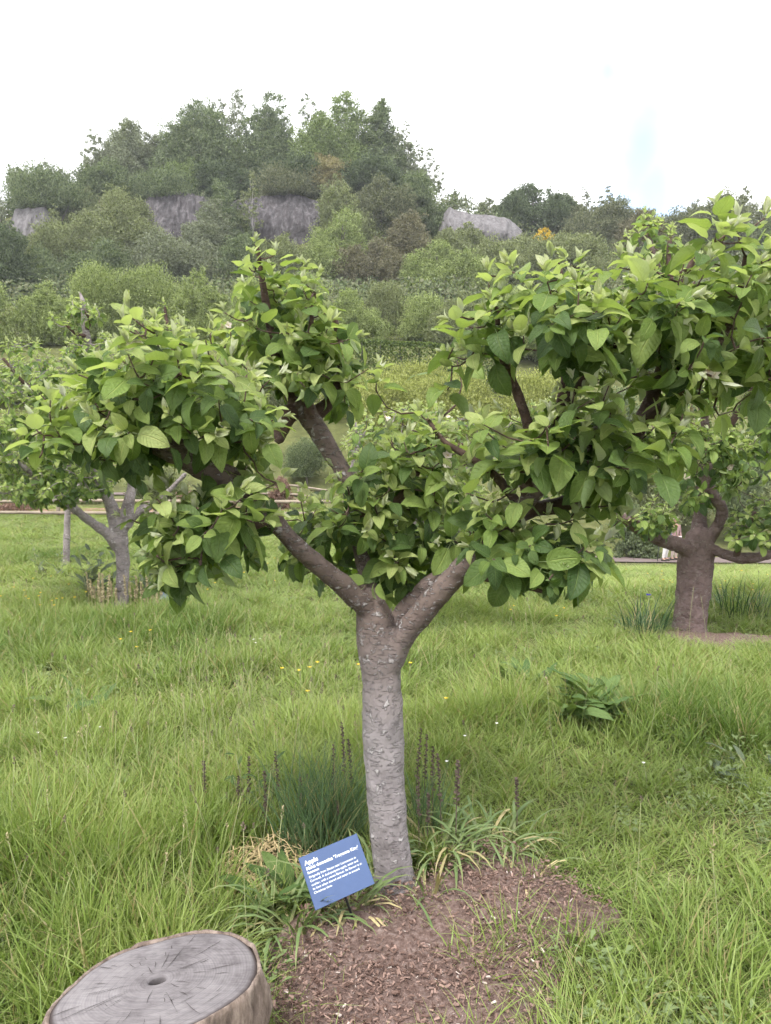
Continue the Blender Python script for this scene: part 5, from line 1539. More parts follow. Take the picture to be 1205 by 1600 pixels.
    for k in range(12):      # short cracks along the rings
        a = g.uniform(0, 6.28); r0 = g.uniform(.2, .85); da = g.uniform(.05, .35)
        V_ = []
        for t in np.linspace(0, 1, 7):
            f = ((a + da * t) / 6.2832 * n) % n; j = int(f); e = O[j] * (1 - f + j) + O[(j + 1) % n] * (f - j) - pith
            ww = .0005 * math.sin(math.pi * (t * .9 + .05)) / np.linalg.norm(e)
            V_ += [(*(pith + e * (r0 - ww)), STUMP_H + .0022), (*(pith + e * (r0 + ww)), STUMP_H + .0022)]
        ck.add(V_, quads=[(2 * i_, 2 * i_ + 1, 2 * i_ + 3, 2 * i_ + 2) for i_ in range(6)])
    build(ck, 'drying_cracks', simple('crack', (.045, .038, .038), .95, .05, .2, 60), root, kind='stuff')
    # bark shell
    bm_ = MB(); V = []
    zs = np.array([STUMP_H - .006, STUMP_H + .002, STUMP_H + .001, STUMP_H - .01, STUMP_H - .04, STUMP_H - .09, STUMP_H - .16, STUMP_H - .23, .06, .0, -.03])
    of = np.array([.972, .985, 1.012, 1.03, 1.035, 1.04, 1.045, 1.055, 1.075, 1.11, 1.13])
    for z, f in zip(zs, of):
        q = STUMP_C + (O - STUMP_C) * f
        nzv = np.array([mnoise.fractal(Vector((a * 14, b * 14, z * 4)), .9, 2.1, 4) for a, b in q])
        rid = np.array([mnoise.noise(Vector((a * 40, b * 40, z * 6))) for a, b in q])
        k = np.clip((STUMP_H - z) / .03, .25, 1)
        q = q + unit_rows(q - STUMP_C) * ((nzv * .024 + rid * .012) * k)[:, None]
        V.append(np.concatenate([q, (z + (.006 * nzv if z > STUMP_H - .02 else 0 * nzv))[:, None]], 1))
    Q = [(a * n + b, a * n + (b + 1) % n, (a + 1) * n + (b + 1) % n, (a + 1) * n + b) for a in range(len(zs) - 1) for b in range(n)]
    bm_.add(np.concatenate(V), quads=[q[::-1] for q in Q])
    m2, nn, l, b, out = new_mat('stump_bark')
    tc = N(nn, 'ShaderNodeTexCoord'); mp = N(nn, 'ShaderNodeMapping', inp={'Scale': (34, 34, 9)}); l.new(tc.outputs['Object'], mp.inputs['Vector'])
    nz = N(nn, 'ShaderNodeTexNoise', inp={'Scale': 1.2, 'Detail': 8.0, 'Roughness': .72}); l.new(mp.outputs[0], nz.inputs['Vector'])
    r = ramp(nn, [(.3, (.055, .038, .03)), (.5, (.20, .15, .125)), (.68, (.36, .29, .25))]); l.new(nz.outputs['Fac'], r.inputs['Fac'])
    l.new(r.outputs['Color'], b.inputs['Base Color']); b.inputs['Roughness'].default_value = .9
    bp = N(nn, 'ShaderNodeBump', inp={'Strength': 1.0, 'Distance': .015}); l.new(nz.outputs['Fac'], bp.inputs['Height']); l.new(bp.outputs['Normal'], b.inputs['Normal'])
    build(bm_, 'bark', m2, root)
def unit_rows(a):
    return a / (np.linalg.norm(a, axis=1, keepdims=True) + 1e-9)


stump()

# ------------------------------------------------------------------ blue plant sign
M['sign_blue'] = simple('sign_blue', (0.050, 0.085, 0.190), .45, .4, .06, 8)
M['sign_white'] = simple('sign_lettering', (0.78, 0.80, 0.84), .5, .3, .03, 8)
M['black_metal'] = simple('black_stake', (0.02, 0.02, 0.022), .5, .4, .2, 30)
def box_mesh(sx, sy, sz, mat, bev=.001):
    mb = MB()
    x, y, z = sx / 2, sy / 2, sz / 2
    V = [(-x, -y, -z), (x, -y, -z), (x, y, -z), (-x, y, -z), (-x + bev, -y + bev, z), (x - bev, -y + bev, z), (x - bev, y - bev, z), (-x + bev, y - bev, z)]
    mb.add(V, quads=[[0, 3, 2, 1], [4, 5, 6, 7], [0, 1, 5, 4], [1, 2, 6, 5], [2, 3, 7, 6], [3, 0, 4, 7]])
    return mb.mesh('board', mat, False)
def text_mesh(txt, size, bold):
    cu = bpy.data.curves.new('lettering', 'FONT')
    cu.body = txt; cu.size = size; cu.extrude = .0002; cu.offset = bold; cu.resolution_u = 3
    ob = bpy.data.objects.new('lettering', cu)
    COL.objects.link(ob)
    dg = bpy.context.evaluated_depsgraph_get()
    me = bpy.data.meshes.new_from_object(ob.evaluated_get(dg))
    bpy.data.objects.remove(ob)
    me.materials.clear(); me.materials.append(M['sign_white'])
    return me
def sign():
    c = at(526, 1361, 2.30)
    vw = unit(c - np.array([0, 0, CAMZ]))
    foot = on_plane(558, 1453, 0)
    # board frame: faces the viewer's side and up, rolled on its leaning stake
    nrm = unit(-vw + np.array([0.10, 0, .05]))
    rt = unit(np.cross([0, 0, 1], nrm) * 1.0); up = np.cross(nrm, rt)
    a = R(17.0)
    ex = rt * math.cos(a) + up * math.sin(a); ey = -rt * math.sin(a) + up * math.cos(a)
    W, Hh = .196, .156
    root = thing('plant_sign', foot, 'blue plant label with white lettering tilted on a black stake by the trunk', 'sign')
    Mx = Matrix(((ex[0], ey[0], nrm[0], c[0] - foot[0]), (ex[1], ey[1], nrm[1], c[1] - foot[1]), (ex[2], ey[2], nrm[2], c[2] - foot[2]), (0, 0, 0, 1)))
    bd = link('board', box_mesh(W, Hh, .004, M['sign_blue']), root, Mx)
    lines = [("Apple", .0185, .0004, .052), ("Malus domestica 'Tregonna King'", .0130, .00028, .0375), ("Rosaceae", .0098, .0002, .0262),
             ("Originally from Bozue near Launceston in", .0092, .00005, .0135), ("Cornwall. A dual-purpose apple, eater and", .0092, .00005, .0020),
             ("cooker, with a sweet flavour. Its flavour is at", .0092, .00005, -.0095), ("its best when stored and eaten at around", .0092, .00005, -.0210), ("Christmas time.", .0092, .00005, -.0325)]
    for txt, sz, bold, y in lines:
        me = text_mesh(txt, sz, bold)
        w = max(v.co.x for v in me.vertices) if len(me.vertices) else .1
        lim = .172
        f = min(1.0, lim / w)
        link('lettering', me, bd, Matrix.Translation((-W / 2 + .0125, y - .002, .0023)) @ Matrix.Diagonal((f, 1, 1, 1)))
    st = MB()
    p1 = c - ey * Hh * .30 - nrm * .006
    add_tube(st, [foot - np.array([0, 0, .05]), foot, (foot + p1) / 2, p1], [.0042, .0042, .0042, .0042], 8)
    build(st, 'stake', M['black_metal'], root)
sign()

# ================================================================== plants round the tree foot
def strap_mesh(seed, length, width, bend, tilt, mat, segs=6):
    g = np.random.default_rng(seed)
    V, UV = [], []
    p = np.zeros(3); th = tilt; tw = g.normal() * .3
    for i in range(segs + 1):
        t = i / segs
        w = width * .5 * (.55 + .6 * math.sin(math.pi * min(1, t * .75 + .1))) * (1 - t ** 3)
        dn = np.array([math.cos(th), 0, -math.sin(th)])
        s = np.array([math.sin(tw * t), math.cos(tw * t), 0])
        for c in (-1, 0, 1):
            V.append(p + s * c * w + dn * (w * .35 * abs(c))); UV.append((.5 + c * .5, t))
        th += bend / segs * (.4 + 1.2 * t)
        p = p + np.array([math.sin(th), 0, math.cos(th)]) * length / segs
    Q = [(i * 3 + j, i * 3 + j + 1, i * 3 + 4 + j, i * 3 + 3 + j) for i in range(segs) for j in range(2)]
    mb = MB(); mb.add(V, quads=Q, uvq=[[UV[k] for k in q] for q in Q])
    return mb.mesh('leaf', mat)
M['strap'] = grass_mat('strap_leaf', (0.30, 0.30, 0.16), (0.110, 0.165, 0.058), (0.240, 0.290, 0.120), (0.36, 0.34, 0.16), trans=.2)
M['strap_dry'] = leaf_mat('withered_leaf', (0.30, 0.22, 0.09), (0.50, 0.42, 0.20), (0.48, 0.40, 0.22), trans=.2, rough=.7, veins=False)
M['iris'] = grass_mat('iris_leaf', (0.10, 0.13, 0.06), (0.040, 0.085, 0.034), (0.085, 0.140, 0.060), (0.13, 0.17, 0.08), trans=.15)
M['broad'] = leaf_mat('broad_weed_leaf', (0.060, 0.115, 0.034), (0.130, 0.195, 0.062), (0.13, 0.18, 0.08), trans=.22, rough=.6, spec=.2)
M['broad_grey'] = leaf_mat('grey_weed_leaf', (0.075, 0.105, 0.065), (0.145, 0.180, 0.115), (0.2, 0.23, 0.17), trans=.18, rough=.7)
STRAPS = [strap_mesh(i, l_, w_, b_, t_, M['strap']) for i, (l_, w_, b_, t_) in enumerate([(.30, .013, 1.9, .35), (.26, .012, 2.3, .5), (.34, .014, 1.6, .3), (.22, .011, 1.5, .7), (.30, .012, 2.7, .25), (.24, .013, 1.0, .15)])]
STRAPS_DRY = [strap_mesh(40 + i, l_, w_, b_, t_, M['strap_dry']) for i, (l_, w_, b_, t_) in enumerate([(.24, .011, 2.4, .6), (.2, .010, 1.2, 1.2), (.28, .012, 2.8, .5)])]
IRIS = [strap_mesh(60 + i, l_, .009, b_, t_, M['iris']) for i, (l_, b_, t_) in enumerate([(.42, .7, .1), (.36, 1.1, .2), (.46, .5, .15), (.32, 1.5, .3)])]
def clump(name, px, py, n, spread, scale, meshes, label, cat='plant', dry=0.0, seed=1, up=None, group=None):
    g = np.random.default_rng(seed)
    b = on_plane(px, py); b[2] = float(gz(b[0], b[1])) + .02
    root = thing(name, b, label, cat, group)
    for k in range(n):
        a, r = g.uniform(0, 6.28), spread * math.sqrt(g.uniform(0, 1))
        me = STRAPS_DRY[g.integers(len(STRAPS_DRY))] if g.random() < dry else meshes[g.integers(len(meshes))]
        ax = a + g.normal() * .7
        T = Matrix.Translation((r * math.cos(a), r * math.sin(a), -.015)) @ Matrix.Rotation(ax, 4, 'Z') @ Matrix.Rotation(g.normal() * .12, 4, 'X') @ Matrix.Scale(scale * g.uniform(.65, 1.2), 4)
        link('leaf', me, root, T)
    return root
clump('strap_leaf_plant', 690, 1345, 90, .11, .92, STRAPS[:2] + STRAPS[3:5], 'sprawling strap-leaved plant hard against the right of the trunk', dry=.07, seed=2)
clump('strap_leaf_plant', 770, 1332, 70, .13, .90, STRAPS[:2] + STRAPS[3:5], 'arching strap-leaved plant at the upper right edge of the bare bed', dry=.1, seed=3)
clump('strap_leaf_plant', 672, 1410, 16, .03, .8, STRAPS, 'small strap-leaved tuft in front of the trunk on the bare bed', dry=.2, seed=4)
clump('strap_leaf_plant', 545, 1432, 44, .06, .9, STRAPS, 'withering strap-leaved plant at the foot of the blue sign', dry=.45, seed=5)
clump('strap_leaf_plant', 455, 1458, 50, .09, .95, STRAPS, 'strap-leaved plant between the stump and the blue sign', dry=.1, seed=6)
clump('strap_leaf_plant', 600, 1385, 14, .04, .8, STRAPS, 'few upright strap leaves directly before the trunk foot', dry=.1, seed=7)
clump('strap_leaf_plant', 815, 1392, 12, .06, .9, STRAPS, 'thin bleached strap leaves lying over the right of the bare bed', dry=.6, seed=8)
clump('strap_leaf_plant', 720, 1500, 9, .12, .7, STRAPS, 'few limp leaves lying on the bare bed towards the camera', dry=.55, seed=18)

def blade_clump(name, px, py, n, spread, h, w, bend, mat, label, seed, cat='plant'):
    g = np.random.default_rng(seed)
    b = on_plane(px, py); b[2] = float(gz(b[0], b[1]))
    root = thing(name, b, label, cat)
    mb = blades(g, n, spread, h, w, bend, 0.0, 5)
    o = link('blades', mb.mesh('blades', mat), root); o['kind'] = 'stuff'
    return root
blade_clump('chive_clump', 492, 1335, 420, .13, .46, .0042, .55, M['grass_blue'], 'tall blue-green fine-leaved clump left of the trunk above the sign', 3)
blade_clump('chive_clump', 548, 1325, 180, .06, .36, .0042, .4, M['grass_blue'], 'narrow blue-green clump squeezed against the left side of the trunk', 4)
blade_clump('chive_clump', 668, 1310, 110, .07, .34, .0042, .5, M['grass_blue'], 'thin blue-green clump close on the right side of the trunk', 5)
blade_clump('sedge_tuft', 1105, 1142, 260, .15, .26, .006, 1.2, M['grass'], 'dark green grass tussock in the meadow at the right', 6)
blade_clump('sedge_tuft', 300, 990, 420, .42, .30, .0075, 1.3, M['grass'], 'broad lush grass tussock in front of the left orchard tree', 7)

def straw_heap():
    g = np.random.default_rng(12)
    c = on_plane(422, 1368)
    mb = MB()
    for k in range(520):
        a, r = g.uniform(0, 6.28), .19 * math.sqrt(g.uniform(0, 1))
        p = c + np.array([r * math.cos(a) * 1.2, r * math.sin(a), .01 + g.uniform(0, .13) * (1 - r / .22)])
        d = unit([g.normal(), g.normal(), g.normal() * .35]); L = g.uniform(.04, .13)
        q = p + d * L; q[2] = max(q[2], .006)
        m_ = (p + q) / 2 + np.array([0, 0, g.uniform(.0, .02)])
        s = unit(np.cross(d, [0, 0, 1])) * g.uniform(.0012, .003)
        mb.add([p - s, p + s, m_ + s, m_ - s, q + s * .5, q - s * .5], quads=[[0, 1, 2, 3], [3, 2, 4, 5]])
    o = build(mb, 'straw_litter', M['straw'])
    tag(o, 'heap of dry straw-coloured dead leaves left of the sign', 'straw', kind='stuff')
straw_heap()

def broad_mesh(seed, mat, width=.34, curl=.3):
    V, Q, U = leaf_geom(seed, curl, .14, width, .18)
    mb = MB(); mb.add(V, quads=Q, uvq=U)
    return mb.mesh('leaf', mat)
BROAD = [broad_mesh(80 + i, M['broad'], w, c) for i, (w, c) in enumerate([(.32, .35), (.28, .5), (.36, .2)])]
BROADG = [broad_mesh(90 + i, M['broad_grey'], w, c) for i, (w, c) in enumerate([(.24, .3), (.30, .45), (.26, .15)])]
def broad_plant(name, px, py, n, spread, hgt, L, meshes, label, seed, stems=0):
    g = np.random.default_rng(seed)
    b = on_plane(px, py); b[2] = float(gz(b[0], b[1]))
    root = thing(name, b, label, 'plant')
    sites = []
    if stems:
        for k in range(stems):
            a, r = g.uniform(0, 6.28), spread * math.sqrt(g.uniform(0, 1)); h = hgt * g.uniform(.6, 1.1)
            p0 = np.array([r * math.cos(a) * .6, r * math.sin(a) * .6, 0]); p1 = p0 + np.array([math.cos(a) * .15 * h, math.sin(a) * .15 * h, h])
            mb = MB(); add_tube(mb, spline([p0, (p0 + p1) / 2 + [.01, 0, 0], p1], 6), np.linspace(.004, .002, 6), 5)
            link('stem', mb.mesh('stem', M['stem']), root)
            for j in range(n // stems):
                t = .15 + .85 * j / max(1, n // stems - 1)
                sites.append((p0 + (p1 - p0) * t, j * 2.4 + a, .55 + .3 * (1 - t), 1.1 - .5 * t))
    else:
        for k in range(n):
            a, r = g.uniform(0, 6.28), spread * math.sqrt(g.uniform(0, 1))
            sites.append((np.array([r * math.cos(a), r * math.sin(a), g.uniform(0, hgt)]), a + g.normal() * .6, g.uniform(.2, .95), g.uniform(.7, 1.15)))
    for p, a, el, sc in sites:
        T = Matrix.Translation(p) @ Matrix.Rotation(a, 4, 'Z') @ Matrix.Rotation(el + g.normal() * .15, 4, 'X') @ Matrix.Rotation(g.normal() * .25, 4, 'Y') @ Matrix.Scale(L * sc * g.uniform(.8, 1.2), 4)
        link('leaf', meshes[g.integers(len(meshes))], root, T)
    return root
broad_plant('broadleaf_weed', 920, 1130, 80, .20, .16, .20, BROAD, 'broad-leaved dock clump in the meadow right of the trunk', 1)
broad_plant('broadleaf_weed', 815, 1085, 34, .16, .12, .16, BROAD, 'smaller broad-leaved weed left of the dock clump', 2)
broad_plant('broadleaf_weed', 440, 1420, 26, .07, .05, .15, BROAD, 'low toothed-leaf weed tucked behind the lower left of the sign', 3)
broad_plant('broadleaf_weed', 400, 1290, 30, .10, .26, .085, BROAD, 'leafy stemmed weed left of the blue-green clump', 4, stems=5)
broad_plant('broadleaf_weed', 440, 1525, 40, .06, .05, .035, BROAD, 'small creeping weed beside the stump on the bare bed', 5)
broad_plant('broadleaf_weed', 95, 1120, 24, .25, .08, .17, BROAD, 'flat broad-leaved weed in the meadow at the left edge', 6)
broad_plant('broadleaf_weed', 1170, 1215, 26, .2, .04, .10, BROADG, 'flattened greyish weed on the mown strip at the right edge', 7)
broad_plant('comfrey_plant', 162, 945, 60, .32, .62, .22, BROADG, 'tall grey-green leafy plant left of the left orchard trunk', 8, stems=7)
broad_plant('comfrey_plant', 235, 940, 44, .28, .5, .2, BROADG, 'dark leafy plant right of the left orchard trunk', 9, stems=5)
broad_plant('comfrey_plant', 80, 905, 30, .25, .45, .12, BROADG, 'wispy grey-green plant by the young thin trunk', 10, stems=5)
broad_plant('purple_leaf_plant', 62, 898, 14, .07, .05, .10, [broad_mesh(99, simple('dark_purple_leaf', (.022, .015, .018), .6, .2, .3, 20), .4, .2)], 'small dark leaf clump in the grass left of the young trunk', 11)  # leaf clump standing in for a small unidentified dark object

iris = clump('iris_plant', 1005, 998, 130, .17, .9, IRIS, 'dark upright iris clump with a blue flower beside the thick reddish trunk', seed=11)
clump('iris_plant', 1150, 962, 150, .34, .85, IRIS, 'dark grassy iris clump right of the thick reddish trunk', seed=12)
M['blue_petal'] = simple('blue_petal', (.10, .10, .42), .6, .2, .2, 30)
def blue_flower(root, px, py):
    Y = float(root.location[1]); p = at(px, py, Y) - np.array(root.location)
    mb = MB()
    for k in range(6):
        a = k * 1.047
        d = np.array([math.cos(a), math.sin(a), .5])
        V, T, uv = cards(np.array([p + d * .012]), np.array([d]), .024, .6, .3, rng)
        mb.add(V, tris=T, mat=0)
    add_tube(mb, spline([[0, 0, 0], p * .5 + [.01, 0, 0], p], 6), np.full(6, .002), 4, mat=1)
    link('flower', mb.mesh('flower', [M['blue_petal'], M['stem']]), root)
blue_flower(iris, 1014, 930)

# dried flower spikes
def spike(px, py, top, label, group, pale=False, Y=None, seed=0, thick=1.0):
    g = np.random.default_rng(seed)
    b = on_plane(px, py); b[2] = float(gz(b[0], b[1]))
    H = at(px, top, b[1])[2] - b[2]
    root = thing('dried_flower_spike', b, label, 'plant', group)
    lean = g.normal(size=2) * .04 * H
    path = spline([[0, 0, 0], [lean[0] * .3, lean[1] * .3, H * .5], [lean[0], lean[1], H]], 10)
    mb = MB(); add_tube(mb, path, np.linspace(.0022, .0012, 10) * thick, 5)
    link('stem', mb.mesh('stem', M['seed_pale' if pale else 'seed_brown']), root)
    pb = MB()
    for k in range(34):
        t = .52 + .48 * k / 33
        c = path[0] * 0 + np.array([np.interp(t, np.linspace(0, 1, 10), path[:, i]) for i in range(3)])
        a = k * 2.4; rr = (.0105 * (1.15 - t) + .0045) * thick
        d = np.array([math.cos(a), math.sin(a), .5])
        V, T, uv = cards(np.array([c + d * rr * .6] * 2), np.array([d, d + g.normal(size=3) * .3]), .014 * thick, .8, .5, g)
        pb.add(V, tris=T)
    o = link('seed_pods', pb.mesh('seed_pods', M['seed_pale' if pale else 'seed_brown']), root); o['kind'] = 'stuff'
SP_A = [(437, 1300, 1172), (418, 1335, 1205), (390, 1300, 1182), (372, 1310, 1215), (465, 1330, 1218), (535, 1345, 1250), (552, 1300, 1155), (540, 1290, 1130), (522, 1310, 1165), (412, 1310, 1240), (320, 1290, 1190)]
ORD = 'first second third fourth fifth sixth seventh eighth ninth tenth eleventh twelfth thirteenth fourteenth fifteenth sixteenth seventeenth eighteenth nineteenth twentieth twenty-first twenty-second'.split()
for k, (a, b, c) in enumerate(sorted(SP_A)):
    spike(a, b, c, f'dark dried flower spike left of the trunk, {ORD[k]} from the left', 'dried spikes left of the trunk', seed=k, thick=.85)
SP_B = [(648, 1300, 1140), (662, 1290, 1150), (655, 1345, 1210), (690, 1330, 1180), (676, 1310, 1165), (668, 1335, 1240)]
for k, (a, b, c) in enumerate(sorted(SP_B)):
    spike(a, b, c, f'dark dried flower spike just right of the trunk, {ORD[k]} from the trunk', 'dried spikes right of the trunk', seed=30 + k, thick=.85)
spike(712, 1335, 1188, 'tallest lone blackish flower spike standing right of the trunk', None, seed=50, thick=1.15)
spike(808, 1310, 1215, 'bent greyish flower spike farthest right of the trunk', None, seed=51, thick=.9)
for k in range(22):
    a = sorted([150, 156, 163, 170, 176, 145, 167, 159, 205, 212, 222, 232, 238, 246, 161, 153, 216, 226, 140, 252, 182, 198])[k]
    spike(a, 958 + (k * 7) % 13, 895 + (k * 11) % 32, f'pale tan seed spike by the left orchard trunk, {ORD[k]} from the left', 'pale spikes by the left trunk', pale=True, seed=60 + k, thick=1.35)

# ------------------------------------------------------------------ small wild flowers
M['butter'] = simple('buttercup_yellow', (.62, .43, .02), .45, .4, .1, 30)
M['daisy'] = simple('daisy_white', (.78, .77, .74), .6, .2, .08, 30)
def flower_mesh(h, size, mat, seed):
    g = np.random.default_rng(seed); mb = MB()
    top = np.array([g.normal() * .03, g.normal() * .03, h])
    add_tube(mb, spline([[0, 0, 0], [0, 0, h * .5], top], 5), np.full(5, .0012), 4, mat=0)
    for k in range(5):
        a = k * 1.2566; d = np.array([math.cos(a), math.sin(a), .55]); s = np.array([-math.sin(a), math.cos(a), 0])
        p = top + d * size * .2; q = top + d * size
        mb.add([top, p + s * size * .45, q, p - s * size * .45, q + s * size * .35, q - s * size * .35], quads=[[0, 1, 4, 2], [0, 2, 5, 3]], mat=1)
    return mb.mesh('flower', [M['stem'], mat])
BUT = [flower_mesh(h, .012, M['butter'], i) for i, h in enumerate((.22, .28, .18))]
DAI = [flower_mesh(.13, .008, M['daisy'], 9)]
fl = [(785, 978), (792, 972), (800, 976), (778, 980), (808, 972), (796, 982), (868, 1002), (880, 1000), (472, 1092), (486, 1098), (490, 1108), (478, 1128), (440, 1100), (200, 1048), (212, 1050), (190, 1046), (235, 1042), (700, 1140), (640, 1090), (560, 1110)]
gf = np.random.default_rng(70)
for k in range(70):
    a, b = (gf.uniform(250, 480), gf.uniform(880, 960)) if k < 26 else (gf.uniform(960, 1205), gf.uniform(896, 950)) if k < 52 else (gf.uniform(0, 150), gf.uniform(935, 985))
    fl.append((a, b))
for k, (a, b) in enumerate(fl):
    p = on_plane(a, b); p[2] = float(gz(p[0], p[1]))
    o = link('buttercup', BUT[k % 3], None, Matrix.Translation(p) @ Matrix.Rotation(gf.uniform(0, 6), 4, 'Z'))
    tag(o, 'small yellow buttercup standing in the meadow grass', 'flower', 'buttercups in the meadow')
for k, (a, b) in enumerate([(405, 1030), (398, 1026), (410, 1024), (720, 1190), (775, 1170), (1010, 1240), (700, 1230), (60, 1180), (110, 1190), (150, 1175)]):
    p = on_plane(a, b); p[2] = float(gz(p[0], p[1]))
    o = link('daisy', DAI[0], None, Matrix.Translation(p) @ Matrix.Rotation(gf.uniform(0, 6), 4, 'Z'))
    tag(o, 'small white daisy in the meadow grass', 'flower', 'daisies in the meadow')

# ------------------------------------------------------------------ beyond the orchard: fence, path, walkers
M['rail'] = simple('weathered_rail', (.24, .20, .16), .85, .15, .25, 6)
M['path'] = simple('pink_gravel', (.15, .12, .115), .95, .1, .15, 6)
def rail_fence(x0, x1, Y, h, label, step=2.4):
    a, b = at(x0, 800, Y), at(x1, 800, Y)
    a[2] = float(gz(a[0], Y)); b[2] = float(gz(b[0], Y))
    root = thing('rail_fence', (a + b) / 2, label, 'fence')
    n = max(2, int(np.linalg.norm(b - a) / step) + 1)
    P = [a + (b - a) * t for t in np.linspace(0, 1, n)]
    for p in P: p[2] = float(gz(p[0], p[1]))
    g = np.random.default_rng(int(Y))
    for p in P:
        mb = MB(); add_tube(mb, [p + [0, 0, -.2], p + [0, 0, h * .6], p + [.01, 0, h + .06]], [.05, .05, .048], 8)
        build(mb, 'post', M['rail'], root)
    for p, q in zip(P[:-1], P[1:]):
        for z in (h, h * .25):
            mb = MB(); add_tube(mb, spline([p + [-.1, -.05, z], (p + q) / 2 + [0, -.05, z + g.normal() * .015], q + [.1, -.05, z]], 6), np.full(6, .045), 7)
            build(mb, 'rail', M['rail'], root)
rail_fence(-60, 545, 20.5, .42, 'low pale wooden rail fence along the far edge of the orchard grass', 2.2)
rail_fence(380, 640, 33.0, .5, 'pale rail edging beside the pink path on the far slope', 2.4)

def ribbon(name, pts, w, mat):
    P = spline([[*p, 0] for p in pts], 80)[:, :2]
    T = np.gradient(P, axis=0); S = np.stack([-T[:, 1], T[:, 0]], 1); S /= np.linalg.norm(S, axis=1, keepdims=True)
    V = []
    for k in np.linspace(-1, 1, 5):
        q = P + S * k * w / 2
        V.append(np.concatenate([q, (gz(q[:, 0], q[:, 1]) + .05)[:, None]], 1))
    V = np.concatenate(V); n = len(P)
    Q = [(r * n + i, r * n + i + 1, (r + 1) * n + i + 1, (r + 1) * n + i) for r in range(4) for i in range(n - 1)]
    mb = MB(); mb.add(V, quads=Q)
    return tag(build(mb, name, mat), kind='structure')
ribbon('path', [(-30, 34), (-14, 34.2), (-4, 34.5), (2, 33.5), (8, 32.2), (16, 31.5), (30, 31.5)], 2.6, M['path'])
ribbon('flower_bed', [(-22, 22.6), (-14, 22.4), (-8, 22.6), (-3, 23.4)], 1.8, simple('red_bed_soil', (.22, .12, .10), .95, .1, .4, 5))

FM['red'] = far_leaf('foliage_red', (0.09, 0.055, 0.045), (0.20, 0.13, 0.11))
for cx, top, bot, w, Y, col, lab in [(438, 752, 800, 44, 23, 'red', 'reddish shrub seen through the gap below the left limb'), (20, 800, 818, 70, 22.5, 'red', 'low reddish planting behind the fence at the left edge'), (330, 770, 815, 70, 23, 'red', 'reddish planting behind the fence under the left crown'),
                                     (480, 700, 735, 60, 37, 'mid', 'green bush above the pink path in the gap by the central limb'), (250, 740, 800, 90, 26, 'olive', 'olive bush behind the fence under the left crown'), (110, 745, 795, 90, 27, 'olive', 'olive bush behind the fence beside the young thin tree'), (0, 720, 790, 90, 28, 'olive', 'olive bush behind the fence at the left edge')]:
    far_tree('shrub', cx, top, bot, w, Y, 'shrub', col, lab, 'shrub', 'shrubs across the valley', leaf=.07)

def label_post(px, py, top, label):
    b = on_plane(px, py); b[2] = 0
    c = at(px, top, b[1])
    root = thing('plant_sign', b, label, 'sign')
    mb = MB(); add_tube(mb, [b, (b + c) / 2, c], [.005, .005, .005], 6); build(mb, 'stake', M['black_metal'], root)
    n_ = unit([-.1, -.8, .75]); ex = unit(np.cross([0, 0, 1], n_)); ey = np.cross(n_, ex)
    T = Matrix(((ex[0], ey[0], n_[0], c[0] - b[0]), (ex[1], ey[1], n_[1], c[1] - b[1]), (ex[2], ey[2], n_[2], c[2] - b[2]), (0, 0, 0, 1)))
    link('board', box_mesh(.15, .09, .004, simple('pale_blue_board', (.13, .17, .28), .3, .5, .05, 8)), root, T)
label_post(262, 945, 931, 'second plant label, pale and blank at this distance, beside the left orchard trunk')

